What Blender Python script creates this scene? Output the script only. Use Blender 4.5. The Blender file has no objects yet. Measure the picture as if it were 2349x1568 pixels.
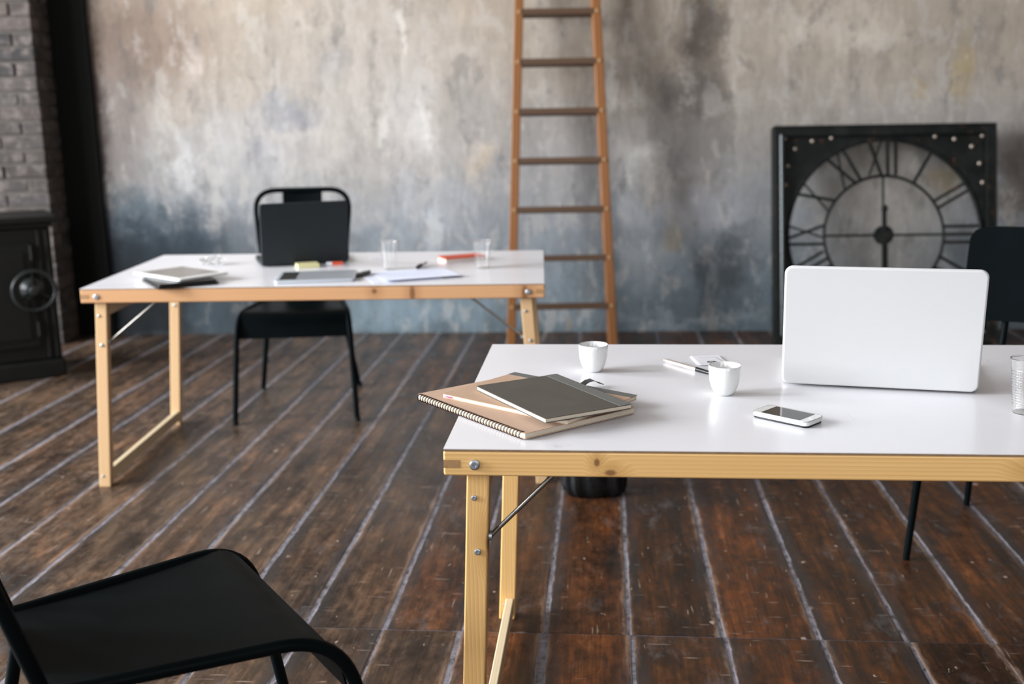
import bpy, bmesh, math, random
from mathutils import Vector, Matrix
random.seed(7)
R = math.radians
scn = bpy.context.scene
COL = scn.collection

# ------------------------------------------------------------------ camera
FPX, PITCH, ROLL, CAM_H = 2522.56, 0.21168, -0.016706, 1.26963
CX, CY = 1174.5, 784.0
cam_d = bpy.data.cameras.new('camera')
cam_d.sensor_width = 36.0
cam_d.sensor_fit = 'HORIZONTAL'
cam_d.lens = FPX * 36.0 / 2349.0
cam_d.clip_start = 0.05
cam_d.dof.use_dof = True
cam_d.dof.focus_distance = 2.10
cam_d.dof.aperture_fstop = 2.8
cam = bpy.data.objects.new('camera', cam_d)
COL.objects.link(cam)
cam.matrix_world = (Matrix.Translation((0, 0, CAM_H)) @ Matrix.Rotation(math.pi / 2 - PITCH, 4, 'X')
                    @ Matrix.Rotation(ROLL, 4, 'Z'))
scn.camera = cam

# ------------------------------------------------------------------ world, lights, exposure
world = bpy.data.worlds.new('world')
scn.world = world
world.use_nodes = True
world.node_tree.nodes['Background'].inputs[0].default_value = (0.80, 0.88, 1.0, 1)
world.node_tree.nodes['Background'].inputs[1].default_value = 0.6
scn.view_settings.view_transform = 'Standard'
scn.view_settings.look = 'None'
scn.view_settings.gamma = 1.0
scn.view_settings.use_curve_mapping = False
scn.view_settings.exposure = 0.25

ROOM_X0, ROOM_X1, ROOM_Y0, ROOM_H = -7.2, 5.2, -3.6, 5.0
# window openings: (along-wall start, end, sill, head)
LEFT_WIN = [(-2.2, -0.4, 1.0, 4.4), (0.5, 2.3, 1.0, 4.4), (3.2, 5.0, 1.0, 4.4)]
LEFT_POWER = [300, 880, 560]
FRONT_WIN = [(-1.9, -0.1, 1.0, 4.4), (1.1, 2.9, 1.0, 4.4)]


def window_light(loc, rot, sx, sy, power, col):
    d = bpy.data.lights.new('window_daylight', 'AREA')
    d.shape = 'RECTANGLE'
    d.size, d.size_y = sx, sy
    d.energy = power
    d.color = col
    o = bpy.data.objects.new('window_daylight', d)
    COL.objects.link(o)
    o.location = loc
    o.rotation_euler = rot


for (a, b, s, h), pw in zip(LEFT_WIN, LEFT_POWER):
    window_light((ROOM_X0 + 0.02, (a + b) / 2, (s + h) / 2), (0, -math.pi / 2, 0), h - s, b - a, pw, (0.925, 0.965, 1.0))
for a, b, s, h in FRONT_WIN:
    window_light(((a + b) / 2, ROOM_Y0 + 0.02, (s + h) / 2), (math.pi / 2, 0, 0), b - a, h - s, 58, (0.97, 0.985, 1.0))


# ------------------------------------------------------------------ pixel helpers
def ray(px, py):
    u, v = px - CX, py - CY
    cr, sr = math.cos(ROLL), math.sin(ROLL)
    u, v = u * cr + v * sr, -u * sr + v * cr
    c, s = math.cos(PITCH), math.sin(PITCH)
    return Vector((u / FPX, c - v / FPX * s, -(s + v / FPX * c)))


def at(px, py, z):
    d = ray(px, py)
    return Vector((0, 0, CAM_H)) + d * ((z - CAM_H) / d.z)


def on_plane(px, py, p0, n):
    d = ray(px, py)
    o = Vector((0, 0, CAM_H))
    return o + d * ((p0 - o).dot(n) / d.dot(n))


def quad(z, pts):
    """centre, angle of the first edge, width, height of a rectangle on the plane z"""
    P = [at(x, y, z) for x, y in pts]
    c = sum(P, Vector()) / 4
    w = ((P[1] - P[0]) + (P[2] - P[3])) / 2
    h = ((P[3] - P[0]) + (P[2] - P[1])) / 2
    return c, math.atan2(w.y, w.x), w.length, h.length


# ------------------------------------------------------------------ mesh helpers
def box(bm, lo, hi, M=None):
    x0, y0, z0 = lo
    x1, y1, z1 = hi
    vs = [bm.verts.new(Vector(p) if M is None else M @ Vector(p)) for p in
          ((x0, y0, z0), (x1, y0, z0), (x1, y1, z0), (x0, y1, z0), (x0, y0, z1), (x1, y0, z1), (x1, y1, z1), (x0, y1, z1))]
    for f in ((0, 3, 2, 1), (4, 5, 6, 7), (0, 1, 5, 4), (1, 2, 6, 5), (2, 3, 7, 6), (3, 0, 4, 7)):
        bm.faces.new([vs[i] for i in f])
    return bm


def Box(lo, hi, M=None):
    return box(bmesh.new(), lo, hi, M)


def frames(pts, closed):
    n = len(pts)
    T = []
    for i in range(n):
        a = pts[(i - 1) % n] if closed or i > 0 else pts[i]
        b = pts[(i + 1) % n] if closed or i < n - 1 else pts[i]
        T.append((b - a).normalized())
    up = Vector((0, 0, 1)) if abs(T[0].z) < 0.9 else Vector((1, 0, 0))
    N = (up - T[0] * up.dot(T[0])).normalized()
    out = []
    for i in range(n):
        N = (N - T[i] * N.dot(T[i])).normalized()
        out.append((N, T[i].cross(N)))
    return out


def tube(bm, pts, r, seg=10, closed=False, ry=None):
    pts = [Vector(p) for p in pts]
    fr = frames(pts, closed)
    rings = []
    for i, (p, (n, b)) in enumerate(zip(pts, fr)):
        rr = r[i] if isinstance(r, (list, tuple)) else r
        r2 = rr if ry is None else ry
        rings.append([bm.verts.new(p + n * (rr * math.cos(2 * math.pi * k / seg)) + b * (r2 * math.sin(2 * math.pi * k / seg)))
                      for k in range(seg)])
    m = len(rings)
    for i in range(m if closed else m - 1):
        A, B = rings[i], rings[(i + 1) % m]
        for k in range(seg):
            bm.faces.new((A[k], A[(k + 1) % seg], B[(k + 1) % seg], B[k]))
    if not closed:
        bm.faces.new(rings[0][::-1])
        bm.faces.new(rings[-1])
    return bm


def Tube(pts, r, seg=10, closed=False, ry=None):
    return tube(bmesh.new(), pts, r, seg, closed, ry)


def lathe(bm, prof, seg=40, M=None):
    rings = []
    for r, z in prof:
        if r < 1e-6:
            p = Vector((0, 0, z))
            rings.append([bm.verts.new(p if M is None else M @ p)])
        else:
            ring = []
            for k in range(seg):
                p = Vector((r * math.cos(2 * math.pi * k / seg), r * math.sin(2 * math.pi * k / seg), z))
                ring.append(bm.verts.new(p if M is None else M @ p))
            rings.append(ring)
    for A, B in zip(rings, rings[1:]):
        if len(A) == 1 and len(B) > 1:
            for k in range(seg):
                bm.faces.new((A[0], B[(k + 1) % seg], B[k]))
        elif len(B) == 1 and len(A) > 1:
            for k in range(seg):
                bm.faces.new((A[k], A[(k + 1) % seg], B[0]))
        elif len(A) > 1:
            for k in range(seg):
                bm.faces.new((A[k], A[(k + 1) % seg], B[(k + 1) % seg], B[k]))
    return bm


def Lathe(prof, seg=40, M=None):
    return lathe(bmesh.new(), prof, seg, M)


def prism(bm, poly, z0, z1, M=None):
    f = lambda p: p if M is None else M @ p
    a = [bm.verts.new(f(Vector((x, y, z0)))) for x, y in poly]
    b = [bm.verts.new(f(Vector((x, y, z1)))) for x, y in poly]
    n = len(poly)
    bm.faces.new(a[::-1])
    bm.faces.new(b)
    for i in range(n):
        bm.faces.new((a[i], a[(i + 1) % n], b[(i + 1) % n], b[i]))
    return bm


def Prism(poly, z0, z1, M=None):
    return prism(bmesh.new(), poly, z0, z1, M)


def rrect(w, h, r, n=6, cx=0, cy=0):
    out = []
    for sx, sy, a0 in ((1, 1, 0), (-1, 1, 90), (-1, -1, 180), (1, -1, 270)):
        for k in range(n + 1):
            a = R(a0 + 90 * k / n)
            out.append((cx + sx * (w / 2 - r) + r * math.cos(a), cy + sy * (h / 2 - r) + r * math.sin(a)))
    return out


def arc(c, r, a0, a1, n, f):
    return [f(c, r, R(a0 + (a1 - a0) * k / n)) for k in range(n + 1)]


def obj(name, bm, m, parent=None, smooth=None, bevel=0, seg=2):
    bmesh.ops.recalc_face_normals(bm, faces=bm.faces)
    me = bpy.data.meshes.new(name)
    bm.to_mesh(me)
    bm.free()
    me.materials.append(m)
    if smooth is not None or bevel:
        me.polygons.foreach_set('use_smooth', [True] * len(me.polygons))
        me.set_sharp_from_angle(angle=R(smooth or 35))
    o = bpy.data.objects.new(name, me)
    COL.objects.link(o)
    if parent is not None:
        o.parent = parent
    if bevel:
        b = o.modifiers.new('bevel', 'BEVEL')
        b.width, b.segments, b.limit_method, b.angle_limit = bevel, seg, 'ANGLE', R(40)
        b.harden_normals = True
    return o


def thing(name, label, cat, loc=(0, 0, 0), rz=0.0, group=None):
    o = bpy.data.objects.new(name, None)
    o.empty_display_size = 0.05
    COL.objects.link(o)
    o.location = loc
    o.rotation_euler = (0, 0, rz)
    tag(o, label, cat, group)
    return o


def tag(o, label, cat, group=None):
    o['label'] = label
    o['category'] = cat
    if group:
        o['group'] = group
    return o


def structure(o, label=None):
    o['kind'] = 'structure'
    if label:
        o['label'] = label
    return o


def share(name, src, parent, loc=(0, 0, 0), rot=(0, 0, 0), scale=(1, 1, 1)):
    c = src.copy()
    c.name = name
    COL.objects.link(c)
    c.parent = parent
    c.location, c.rotation_euler, c.scale = loc, rot, scale
    return c


# ------------------------------------------------------------------ material helpers
class NT:
    def __init__(s, name):
        s.m = bpy.data.materials.new(name)
        s.m.use_nodes = True
        s.t = s.m.node_tree
        s.b = s.t.nodes['Principled BSDF']

    def n(s, typ, ins=None, **props):
        x = s.t.nodes.new('ShaderNode' + typ)
        for k, v in props.items():
            setattr(x, k, v)
        for k, v in (ins or {}).items():
            s.put(x.inputs[k], v)
        return x

    def put(s, sock, v):
        if isinstance(v, bpy.types.NodeSocket):
            s.t.links.new(v, sock)
        elif isinstance(v, bpy.types.Node):
            s.t.links.new(v.outputs[0], sock)
        else:
            if isinstance(v, (tuple, list)) and len(v) == 3 and sock.type == 'RGBA':
                v = (*v, 1)
            sock.default_value = v

    def set(s, **kw):
        for k, v in kw.items():
            s.put(s.b.inputs[k.replace('_', ' ')], v)
        return s

    def math(s, op, a, b=0.0, clamp=False):
        x = s.n('Math', operation=op, use_clamp=clamp)
        s.put(x.inputs[0], a)
        s.put(x.inputs[1], b)
        return x.outputs[0]

    def mix(s, f, a, b, blend='MIX'):
        x = s.n('Mix', data_type='RGBA', blend_type=blend)
        s.put(x.inputs[0], f)
        s.put(x.inputs[6], a)
        s.put(x.inputs[7], b)
        return x.outputs[2]

    def noise(s, vec, scale, detail=4, rough=0.55, dist=0.0, w=None):
        x = s.n('TexNoise', {'Scale': scale, 'Detail': detail, 'Roughness': rough, 'Distortion': dist})
        s.put(x.inputs['Vector'], vec)
        if w is not None:
            x.noise_dimensions = '4D'
            s.put(x.inputs['W'], w)
        return x.outputs[0]

    def scale(s, vec, sc, loc=(0, 0, 0), rot=(0, 0, 0)):
        x = s.n('Mapping', {'Scale': sc, 'Location': loc, 'Rotation': rot})
        s.put(x.inputs[0], vec)
        return x.outputs[0]

    def ramp(s, f, stops, interp='LINEAR'):
        x = s.n('ValToRGB')
        s.put(x.inputs[0], f)
        cr = x.color_ramp
        cr.interpolation = interp
        while len(cr.elements) < len(stops):
            cr.elements.new(0.5)
        for e, (p, c) in zip(cr.elements, stops):
            e.position = p
            e.color = (*c, 1) if len(c) == 3 else c
        return x.outputs[0]

    def rng(s, v, a, b, c=0.0, d=1.0, smooth=True):
        x = s.n('MapRange', interpolation_type='SMOOTHSTEP' if smooth else 'LINEAR')
        for i, k in enumerate((v, a, b, c, d)):
            s.put(x.inputs[i], k)
        return x.outputs[0]

    def bump(s, h, strength=0.2, dist=0.01):
        x = s.n('Bump', {'Strength': strength, 'Distance': dist, 'Height': h})
        s.put(s.b.inputs['Normal'], x.outputs[0])

    def obj(s):
        return s.n('TexCoord').outputs['Object']

    def rand(s):
        return s.n('ObjectInfo').outputs['Random']


def plain(name, col, rough=0.5, metal=0.0, var=0.08, scale=30.0, bump=0.0, **kw):
    t = NT(name)
    nz = t.noise(t.obj(), scale, 5)
    c = t.mix(nz, tuple(max(0, v * (1 - var)) for v in col), tuple(min(1, v * (1 + var)) for v in col))
    t.set(Base_Color=c, Roughness=t.rng(nz, 0.2, 0.8, max(0.02, rough - 0.05), min(1, rough + 0.05)), Metallic=metal, **kw)
    if bump:
        t.bump(nz, bump, 0.002)
    return t.m


def timber(name, axis, light=(0.84, 0.54, 0.225), dark=(0.56, 0.285, 0.080), knot=(0.17, 0.07, 0.022), rough=0.42, dens=1.0, spots=(), contrast=0.8):
    """pine with growth-ring grain running along axis 0/1/2; spots are knots at (x, z, rx, rz) on the piece"""
    t = NT(name)
    co, rnd = t.obj(), t.rand()
    off = t.n('CombineXYZ', {'X': t.math('MULTIPLY', rnd, 7.3), 'Y': t.math('MULTIPLY', rnd, 11.7), 'Z': t.math('MULTIPLY', rnd, 5.1)})
    v = t.n('VectorMath', {0: co, 1: off}, operation='ADD').outputs[0]
    sx, sy, sz = t.n('SeparateXYZ', {0: co}).outputs[:3]
    halo, core = None, None
    for x0, z0, rx, rz in spots:
        q = t.n('CombineXYZ', {'X': t.math('DIVIDE', t.math('SUBTRACT', sx, x0), rx), 'Z': t.math('DIVIDE', t.math('SUBTRACT', sz, z0), rz)})
        ln = t.n('VectorMath', {0: q}, operation='LENGTH').outputs['Value']
        h, k = t.rng(ln, 4.5, 0.6), t.rng(ln, 1.25, 0.45)
        halo = h if halo is None else t.math('MAXIMUM', halo, h)
        core = k if core is None else t.math('MAXIMUM', core, k)
    sc = [1.0, 1.0, 1.0]
    sc[axis] = 0.22
    vv = t.scale(v, tuple(sc))
    if halo is not None:      # the grain bends round a knot
        vv = t.n('VectorMath', {0: vv, 1: t.n('CombineXYZ', {'X': t.math('MULTIPLY', halo, 0.022 if axis == 2 else 0.0), 'Z': t.math('MULTIPLY', halo, 0.016 if axis == 0 else 0.0)})}, operation='ADD').outputs[0]
    warp = t.noise(vv, 9, 3, 0.5)
    ring = t.n('TexWave', {'Scale': 44.0 * dens, 'Distortion': 5.0, 'Detail': 2.0, 'Detail Scale': 0.13, 'Vector': vv},
               wave_type='BANDS', bands_direction=('Z', 'X', 'X')[axis], wave_profile='SAW')
    sc2 = [190.0, 190.0, 190.0]
    sc2[axis] = 3.0
    fine = t.noise(t.scale(v, tuple(sc2)), 1.0, 3)
    g = t.math('ADD', t.math('MULTIPLY', ring.outputs[1], 0.5), t.math('MULTIPLY', fine, 0.5))
    c = t.ramp(g, [(0.15, light), (0.55, tuple(a * 0.62 + b * 0.38 for a, b in zip(light, dark))), (0.95, tuple(a * (1 - contrast) + b * contrast for a, b in zip(light, dark)))])
    c = t.mix(t.rng(warp, 0.45, 0.75, 0.0, 0.45), c, tuple(a * 0.55 + b * 0.45 for a, b in zip(light, dark)))
    if halo is not None:
        c = t.mix(t.math('MULTIPLY', halo, 0.55), c, tuple(d_ * 0.85 for d_ in dark))
        c = t.mix(t.math('MULTIPLY', core, 0.85), c, knot)
    t.set(Base_Color=c, Roughness=t.rng(fine, 0.2, 0.8, rough - 0.06, rough + 0.1))
    t.bump(g, 0.06, 0.002)
    return t.m


M = {}
M['pine_x'] = timber('pine_x', 0, spots=[(0.262, 0.678, 0.0055, 0.0080), (0.285, 0.660, 0.0110, 0.0060), (0.98, 0.672, 0.016, 0.007)])
M['pine_z'] = timber('pine_z', 2, spots=[(0.074, 0.520, 0.008, 0.022), (0.070, 0.20, 0.006, 0.010)])
M['pine_y'] = timber('pine_y', 1, light=(0.72, 0.60, 0.42), dark=(0.54, 0.38, 0.20))
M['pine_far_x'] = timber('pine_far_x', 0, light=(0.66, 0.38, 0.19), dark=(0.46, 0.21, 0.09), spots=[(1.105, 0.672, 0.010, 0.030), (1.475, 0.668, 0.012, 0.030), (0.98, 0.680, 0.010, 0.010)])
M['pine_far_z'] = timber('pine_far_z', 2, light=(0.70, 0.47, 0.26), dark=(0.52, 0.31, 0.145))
M['endgrain'] = plain('endgrain', (0.36, 0.20, 0.085), 0.6, var=0.35, scale=120)
M['ladder_z'] = timber('ladder_z', 2, light=(0.26, 0.095, 0.016), dark=(0.10, 0.032, 0.007), rough=0.45)
M['ladder_x'] = timber('ladder_x', 0, light=(0.095, 0.045, 0.018), dark=(0.040, 0.018, 0.009), rough=0.5)
M['black_metal'] = plain('black_metal', (0.0028, 0.0046, 0.0054), 0.40, var=0.3, scale=14, Specular_IOR_Level=0.03)
M['stove_iron'] = plain('stove_iron', (0.0065, 0.0068, 0.0065), 0.5, var=0.4, scale=20, bump=0.15, Specular_IOR_Level=0.2)
M['steel'] = plain('steel', (0.55, 0.56, 0.57), 0.28, metal=1.0)
M['screw'] = plain('screw', (0.42, 0.45, 0.48), 0.38, metal=0.9)
M['rod'] = plain('rod', (0.30, 0.285, 0.26), 0.32, metal=1.0)


def laminate():
    t = NT('laminate')
    co = t.obj()
    n1 = t.noise(co, 6, 5)
    c = t.mix(n1, (0.765, 0.755, 0.79), (0.79, 0.78, 0.815))
    sp = t.rng(t.noise(co, 170, 1), 0.84, 0.87)
    c = t.mix(t.math('MULTIPLY', sp, 0.35), c, (0.30, 0.28, 0.28))
    # thin hairline cracks
    ed = t.n('TexVoronoi', {'Scale': 4.0, 'Vector': t.n('VectorMath', {0: co, 1: t.scale(t.n('TexNoise', {'Vector': co, 'Scale': 9.0, 'Detail': 6.0}).outputs[1], (0.16, 0.16, 0.16))}, operation='ADD').outputs[0]}, feature='DISTANCE_TO_EDGE')
    cr = t.math('MULTIPLY', t.rng(ed.outputs[0], 0.0, 0.006, 1.0, 0.0), t.rng(t.noise(co, 3.1, 2), 0.60, 0.66))
    c = t.mix(t.math('MULTIPLY', cr, 0.45), c, (0.38, 0.35, 0.36))
    t.set(Base_Color=c, Roughness=t.rng(n1, 0.3, 0.7, 0.22, 0.25), Specular_IOR_Level=0.5)
    return t.m


M['laminate'] = laminate()
M['laminate_edge'] = plain('laminate_edge', (0.22, 0.14, 0.08), 0.6, var=0.5, scale=60)

# ------------------------------------------------------------------ floor
PLANK_ANG = R(5.018)      # boards run this far clockwise from +Y
FLOOR_M = Matrix.Rotation(-PLANK_ANG, 4, 'Z')


def plank_mat():
    t = NT('floor_board')
    co, rnd = t.obj(), t.rand()
    w = t.math('MULTIPLY', rnd, 40.0)
    x = t.n('SeparateXYZ', {0: co}).outputs[0]
    grain = t.noise(t.scale(co, (30, 2.2, 1)), 1.0, 6, 0.65, 0.4, w=w)
    mott = t.noise(t.scale(co, (34, 20, 1)), 1.0, 9, 0.74, 0.35, w=w)
    fib = t.noise(t.scale(co, (170, 6.0, 1)), 1.0, 3, 0.6, w=w)
    blot = t.noise(t.scale(co, (7, 3.0, 1)), 1.0, 8, 0.72, 0.5, w=w)
    g = t.math('ADD', t.math('ADD', t.math('MULTIPLY', grain, 0.38), t.math('MULTIPLY', mott, 0.42)), t.math('MULTIPLY', fib, 0.20))
    c = t.ramp(g, [(0.36, (0.013, 0.0085, 0.006)), (0.46, (0.045, 0.020, 0.010)), (0.55, (0.098, 0.040, 0.015)), (0.66, (0.21, 0.098, 0.042))])
    # every board its own tone
    tone = t.ramp(rnd, [(0.0, (0.50, 0.51, 0.54)), (0.35, (0.78, 0.74, 0.70)), (0.7, (0.95, 0.84, 0.72)), (1.0, (1.25, 0.92, 0.66))])
    c = t.mix(1.0, c, tone, 'MULTIPLY')
    # worn varnish shows greyer wood on the trodden side of the room
    pos = t.n('NewGeometry').outputs['Position']
    px = t.n('SeparateXYZ', {0: pos}).outputs[0]
    big = t.noise(pos, 1.3, 6, 0.65)
    worn = t.math('MULTIPLY', t.rng(t.math('ADD', px, t.math('MULTIPLY', t.math('SUBTRACT', big, 0.5), 1.8)), 0.30, -0.8), 0.74)
    dust = t.ramp(g, [(0.36, (0.020, 0.015, 0.012)), (0.47, (0.066, 0.045, 0.032)), (0.56, (0.125, 0.088, 0.062)), (0.68, (0.25, 0.185, 0.135))])
    c = t.mix(worn, c, dust)
    # broad patches where the finish has gone orange or black
    pat = t.noise(t.scale(co, (9, 3.4, 1)), 1.0, 6, 0.65, 0.6, w=t.math('ADD', w, 17.0))
    c = t.mix(1.0, c, t.ramp(pat, [(0.34, (0.52, 0.52, 0.54)), (0.50, (1.0, 1.0, 1.0)), (0.66, (1.75, 1.55, 1.35))]), 'MULTIPLY')
    # dark burnt-in stains
    st = t.rng(blot, 0.50, 0.64)
    c = t.mix(t.math('MULTIPLY', st, 0.66), c, (0.014, 0.011, 0.010))
    # grey grime
    gr = t.rng(t.noise(t.scale(co, (12, 6, 1)), 1.0, 9, 0.75, 0.3, w=t.math('ADD', w, 9.0)), 0.54, 0.68)
    c = t.mix(t.math('MULTIPLY', gr, 0.42), c, (0.13, 0.122, 0.125))
    # scuffs: fine pale scratches and flecks of paint
    sc1 = t.rng(t.noise(t.scale(co, (9, 110, 1), rot=(0, 0, 0.6)), 1.0, 2, 0.5, 0.2, w=w), 0.68, 0.73)
    sc2 = t.rng(t.noise(t.scale(co, (120, 10, 1), rot=(0, 0, 0.35)), 1.0, 2, 0.5, 0.3, w=w), 0.69, 0.74)
    fl = t.rng(t.noise(t.scale(co, (34, 24, 1)), 1.0, 3, 0.5, w=w), 0.70, 0.73)
    sp = t.math('MAXIMUM', t.math('MAXIMUM', t.math('MULTIPLY', sc1, 0.6), t.math('MULTIPLY', sc2, 0.55)), t.math('MULTIPLY', fl, 0.9))
    c = t.mix(sp, c, (0.42, 0.33, 0.27))
    # bare wood rubbed pale and old grey-lilac filler smeared along the board edges
    hw = t.n('Attribute', attribute_type='OBJECT', attribute_name='hw').outputs['Fac']
    e = t.math('SUBTRACT', hw, t.math('ABSOLUTE', x))      # distance to the board edge
    rag = t.math('SUBTRACT', t.noise(t.scale(co, (40, 10, 1)), 1.0, 7, 0.75, w=w), 0.5)
    edge_n = t.noise(t.scale(co, (3, 1.1, 1)), 1.0, 4, 0.6, w=t.math('ADD', w, 3.0))
    grim = t.math('MULTIPLY', t.rng(t.math('ADD', e, t.math('MULTIPLY', rag, 0.08)), 0.050, 0.006), t.rng(edge_n, 0.42, 0.58))
    c = t.mix(t.math('MULTIPLY', grim, 0.70), c, (0.035, 0.033, 0.034))
    rub = t.math('MULTIPLY', t.rng(t.math('ADD', e, t.math('MULTIPLY', rag, 0.06)), 0.016, 0.000), t.rng(edge_n, 0.56, 0.44))
    c = t.mix(t.math('MULTIPLY', rub, 0.6), c, (0.30, 0.20, 0.145))
    em = t.rng(t.math('ADD', e, t.math('MULTIPLY', rag, 0.030)), 0.0035, -0.0015)
    c = t.mix(t.math('MULTIPLY', em, 0.85), c, t.mix(fib, (0.19, 0.175, 0.20), (0.33, 0.305, 0.34)))
    ro = t.rng(mott, 0.35, 0.65, 0.24, 0.46)
    t.set(Base_Color=c, Roughness=t.math('ADD', ro, t.math('MULTIPLY', em, 0.3)), Specular_IOR_Level=0.30)
    t.bump(t.math('SUBTRACT', g, t.math('MULTIPLY', sp, 0.3)), 0.30, 0.004)
    return t.m


def filler_mat():
    t = NT('floor_filler')
    co = t.obj()
    n = t.noise(co, 26, 8, 0.75)
    c = t.ramp(n, [(0.36, (0.022, 0.020, 0.020)), (0.46, (0.13, 0.120, 0.136)), (0.60, (0.225, 0.212, 0.245)), (0.74, (0.40, 0.33, 0.29))])
    t.set(Base_Color=c, Roughness=0.75)
    t.bump(n, 0.5, 0.006)
    return t.m


M['plank'] = plank_mat()
M['filler'] = filler_mat()
floor = structure(obj('floor', Box((ROOM_X0, ROOM_Y0, -0.12), (ROOM_X1, 6.7, -0.0006)), M['filler']),
                  'worn dark brown varnished floorboards with grey filler in the gaps')
gaps = [-2.72, -2.465, -2.215, -2.007, -1.782, -1.587, -1.376, -1.173, -0.957, -0.755, -0.55, -0.352, -0.15, 0.056, 0.281, 0.513, 0.718, 0.918, 1.158]
x = gaps[-1]
while x < 4.6:
    x += random.choice((0.2, 0.21, 0.22, 0.235))
    gaps.append(x)
x = gaps[0]
while x > -6.6:
    x -= random.choice((0.2, 0.21, 0.22, 0.24))
    gaps.insert(0, x)


def joint_y(u):
    # the one row of butt joints that crosses the view (board coordinates)
    return 2.49


def make_plank(u0, u1, v0, v1):
    cu, cv = (u0 + u1) / 2, (v0 + v1) / 2
    hw, hl = (u1 - u0) / 2, (v1 - v0) / 2
    bm = bmesh.new()
    n = max(3, int((v1 - v0) / 0.16))
    top = []
    drop = random.uniform(-0.0004, 0.0004)
    for k in range(n + 1):
        y = -hl + 2 * hl * k / n
        a = random.uniform(-0.0022, 0.0022)
        b = random.uniform(-0.0022, 0.0022)
        top.append((bm.verts.new((-hw + a, y, drop)), bm.verts.new((-hw + a + 0.005, y, drop + 0.0012)),
                    bm.verts.new((hw + b - 0.005, y, drop + 0.0012)), bm.verts.new((hw + b, y, drop)),
                    bm.verts.new((-hw + a, y, -0.03)), bm.verts.new((hw + b, y, -0.03))))
    for A, B in zip(top, top[1:]):
        for i, j in ((0, 1), (1, 2), (2, 3), (3, 5), (4, 0)):
            bm.faces.new((A[i], A[j], B[j], B[i]))
    for A in (top[0], top[-1]):
        bm.faces.new((A[4], A[0], A[1], A[2], A[3], A[5]))
    o = obj('plank', bm, M['plank'], floor)
    o.matrix_local = FLOOR_M @ Matrix.Translation((cu, cv, 0))
    o['hw'] = hw
    return o


for i in range(len(gaps) - 1):
    g = random.uniform(0.0025, 0.0060) if gaps[i] > -0.4 else random.uniform(0.0045, 0.0070)
    u0, u1 = gaps[i] + g, gaps[i + 1] - g
    # near boards end on the joint row, the far boards run on to the wall (the far row is shifted a little)
    sh = random.uniform(-0.02, 0.02) if -0.7 < u0 < 1.6 else 0.0
    s, e = -2.2, 6.9
    cu = (u0 + u1) / 2
    world_end = 6.32 - 0.05 * cu          # under the wall foot
    vend = (world_end + cu * math.sin(PLANK_ANG)) / math.cos(PLANK_ANG)
    make_plank(u0 + sh * 0.5, u1 + sh * 0.5, s, joint_y(0) - 0.0025)
    make_plank(u0, u1, joint_y(0) + 0.0025, vend)

# ------------------------------------------------------------------ back wall
WALL_P = Vector((0, 6.172, 0))
WALL_A = R(-3.02)
WALL_N = Vector((math.sin(WALL_A), -math.cos(WALL_A), 0))


def wall_xz(px, py):
    p = on_plane(px, py, WALL_P, WALL_N) - WALL_P
    return p.x * math.cos(WALL_A) + p.y * math.sin(WALL_A), p.z


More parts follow.
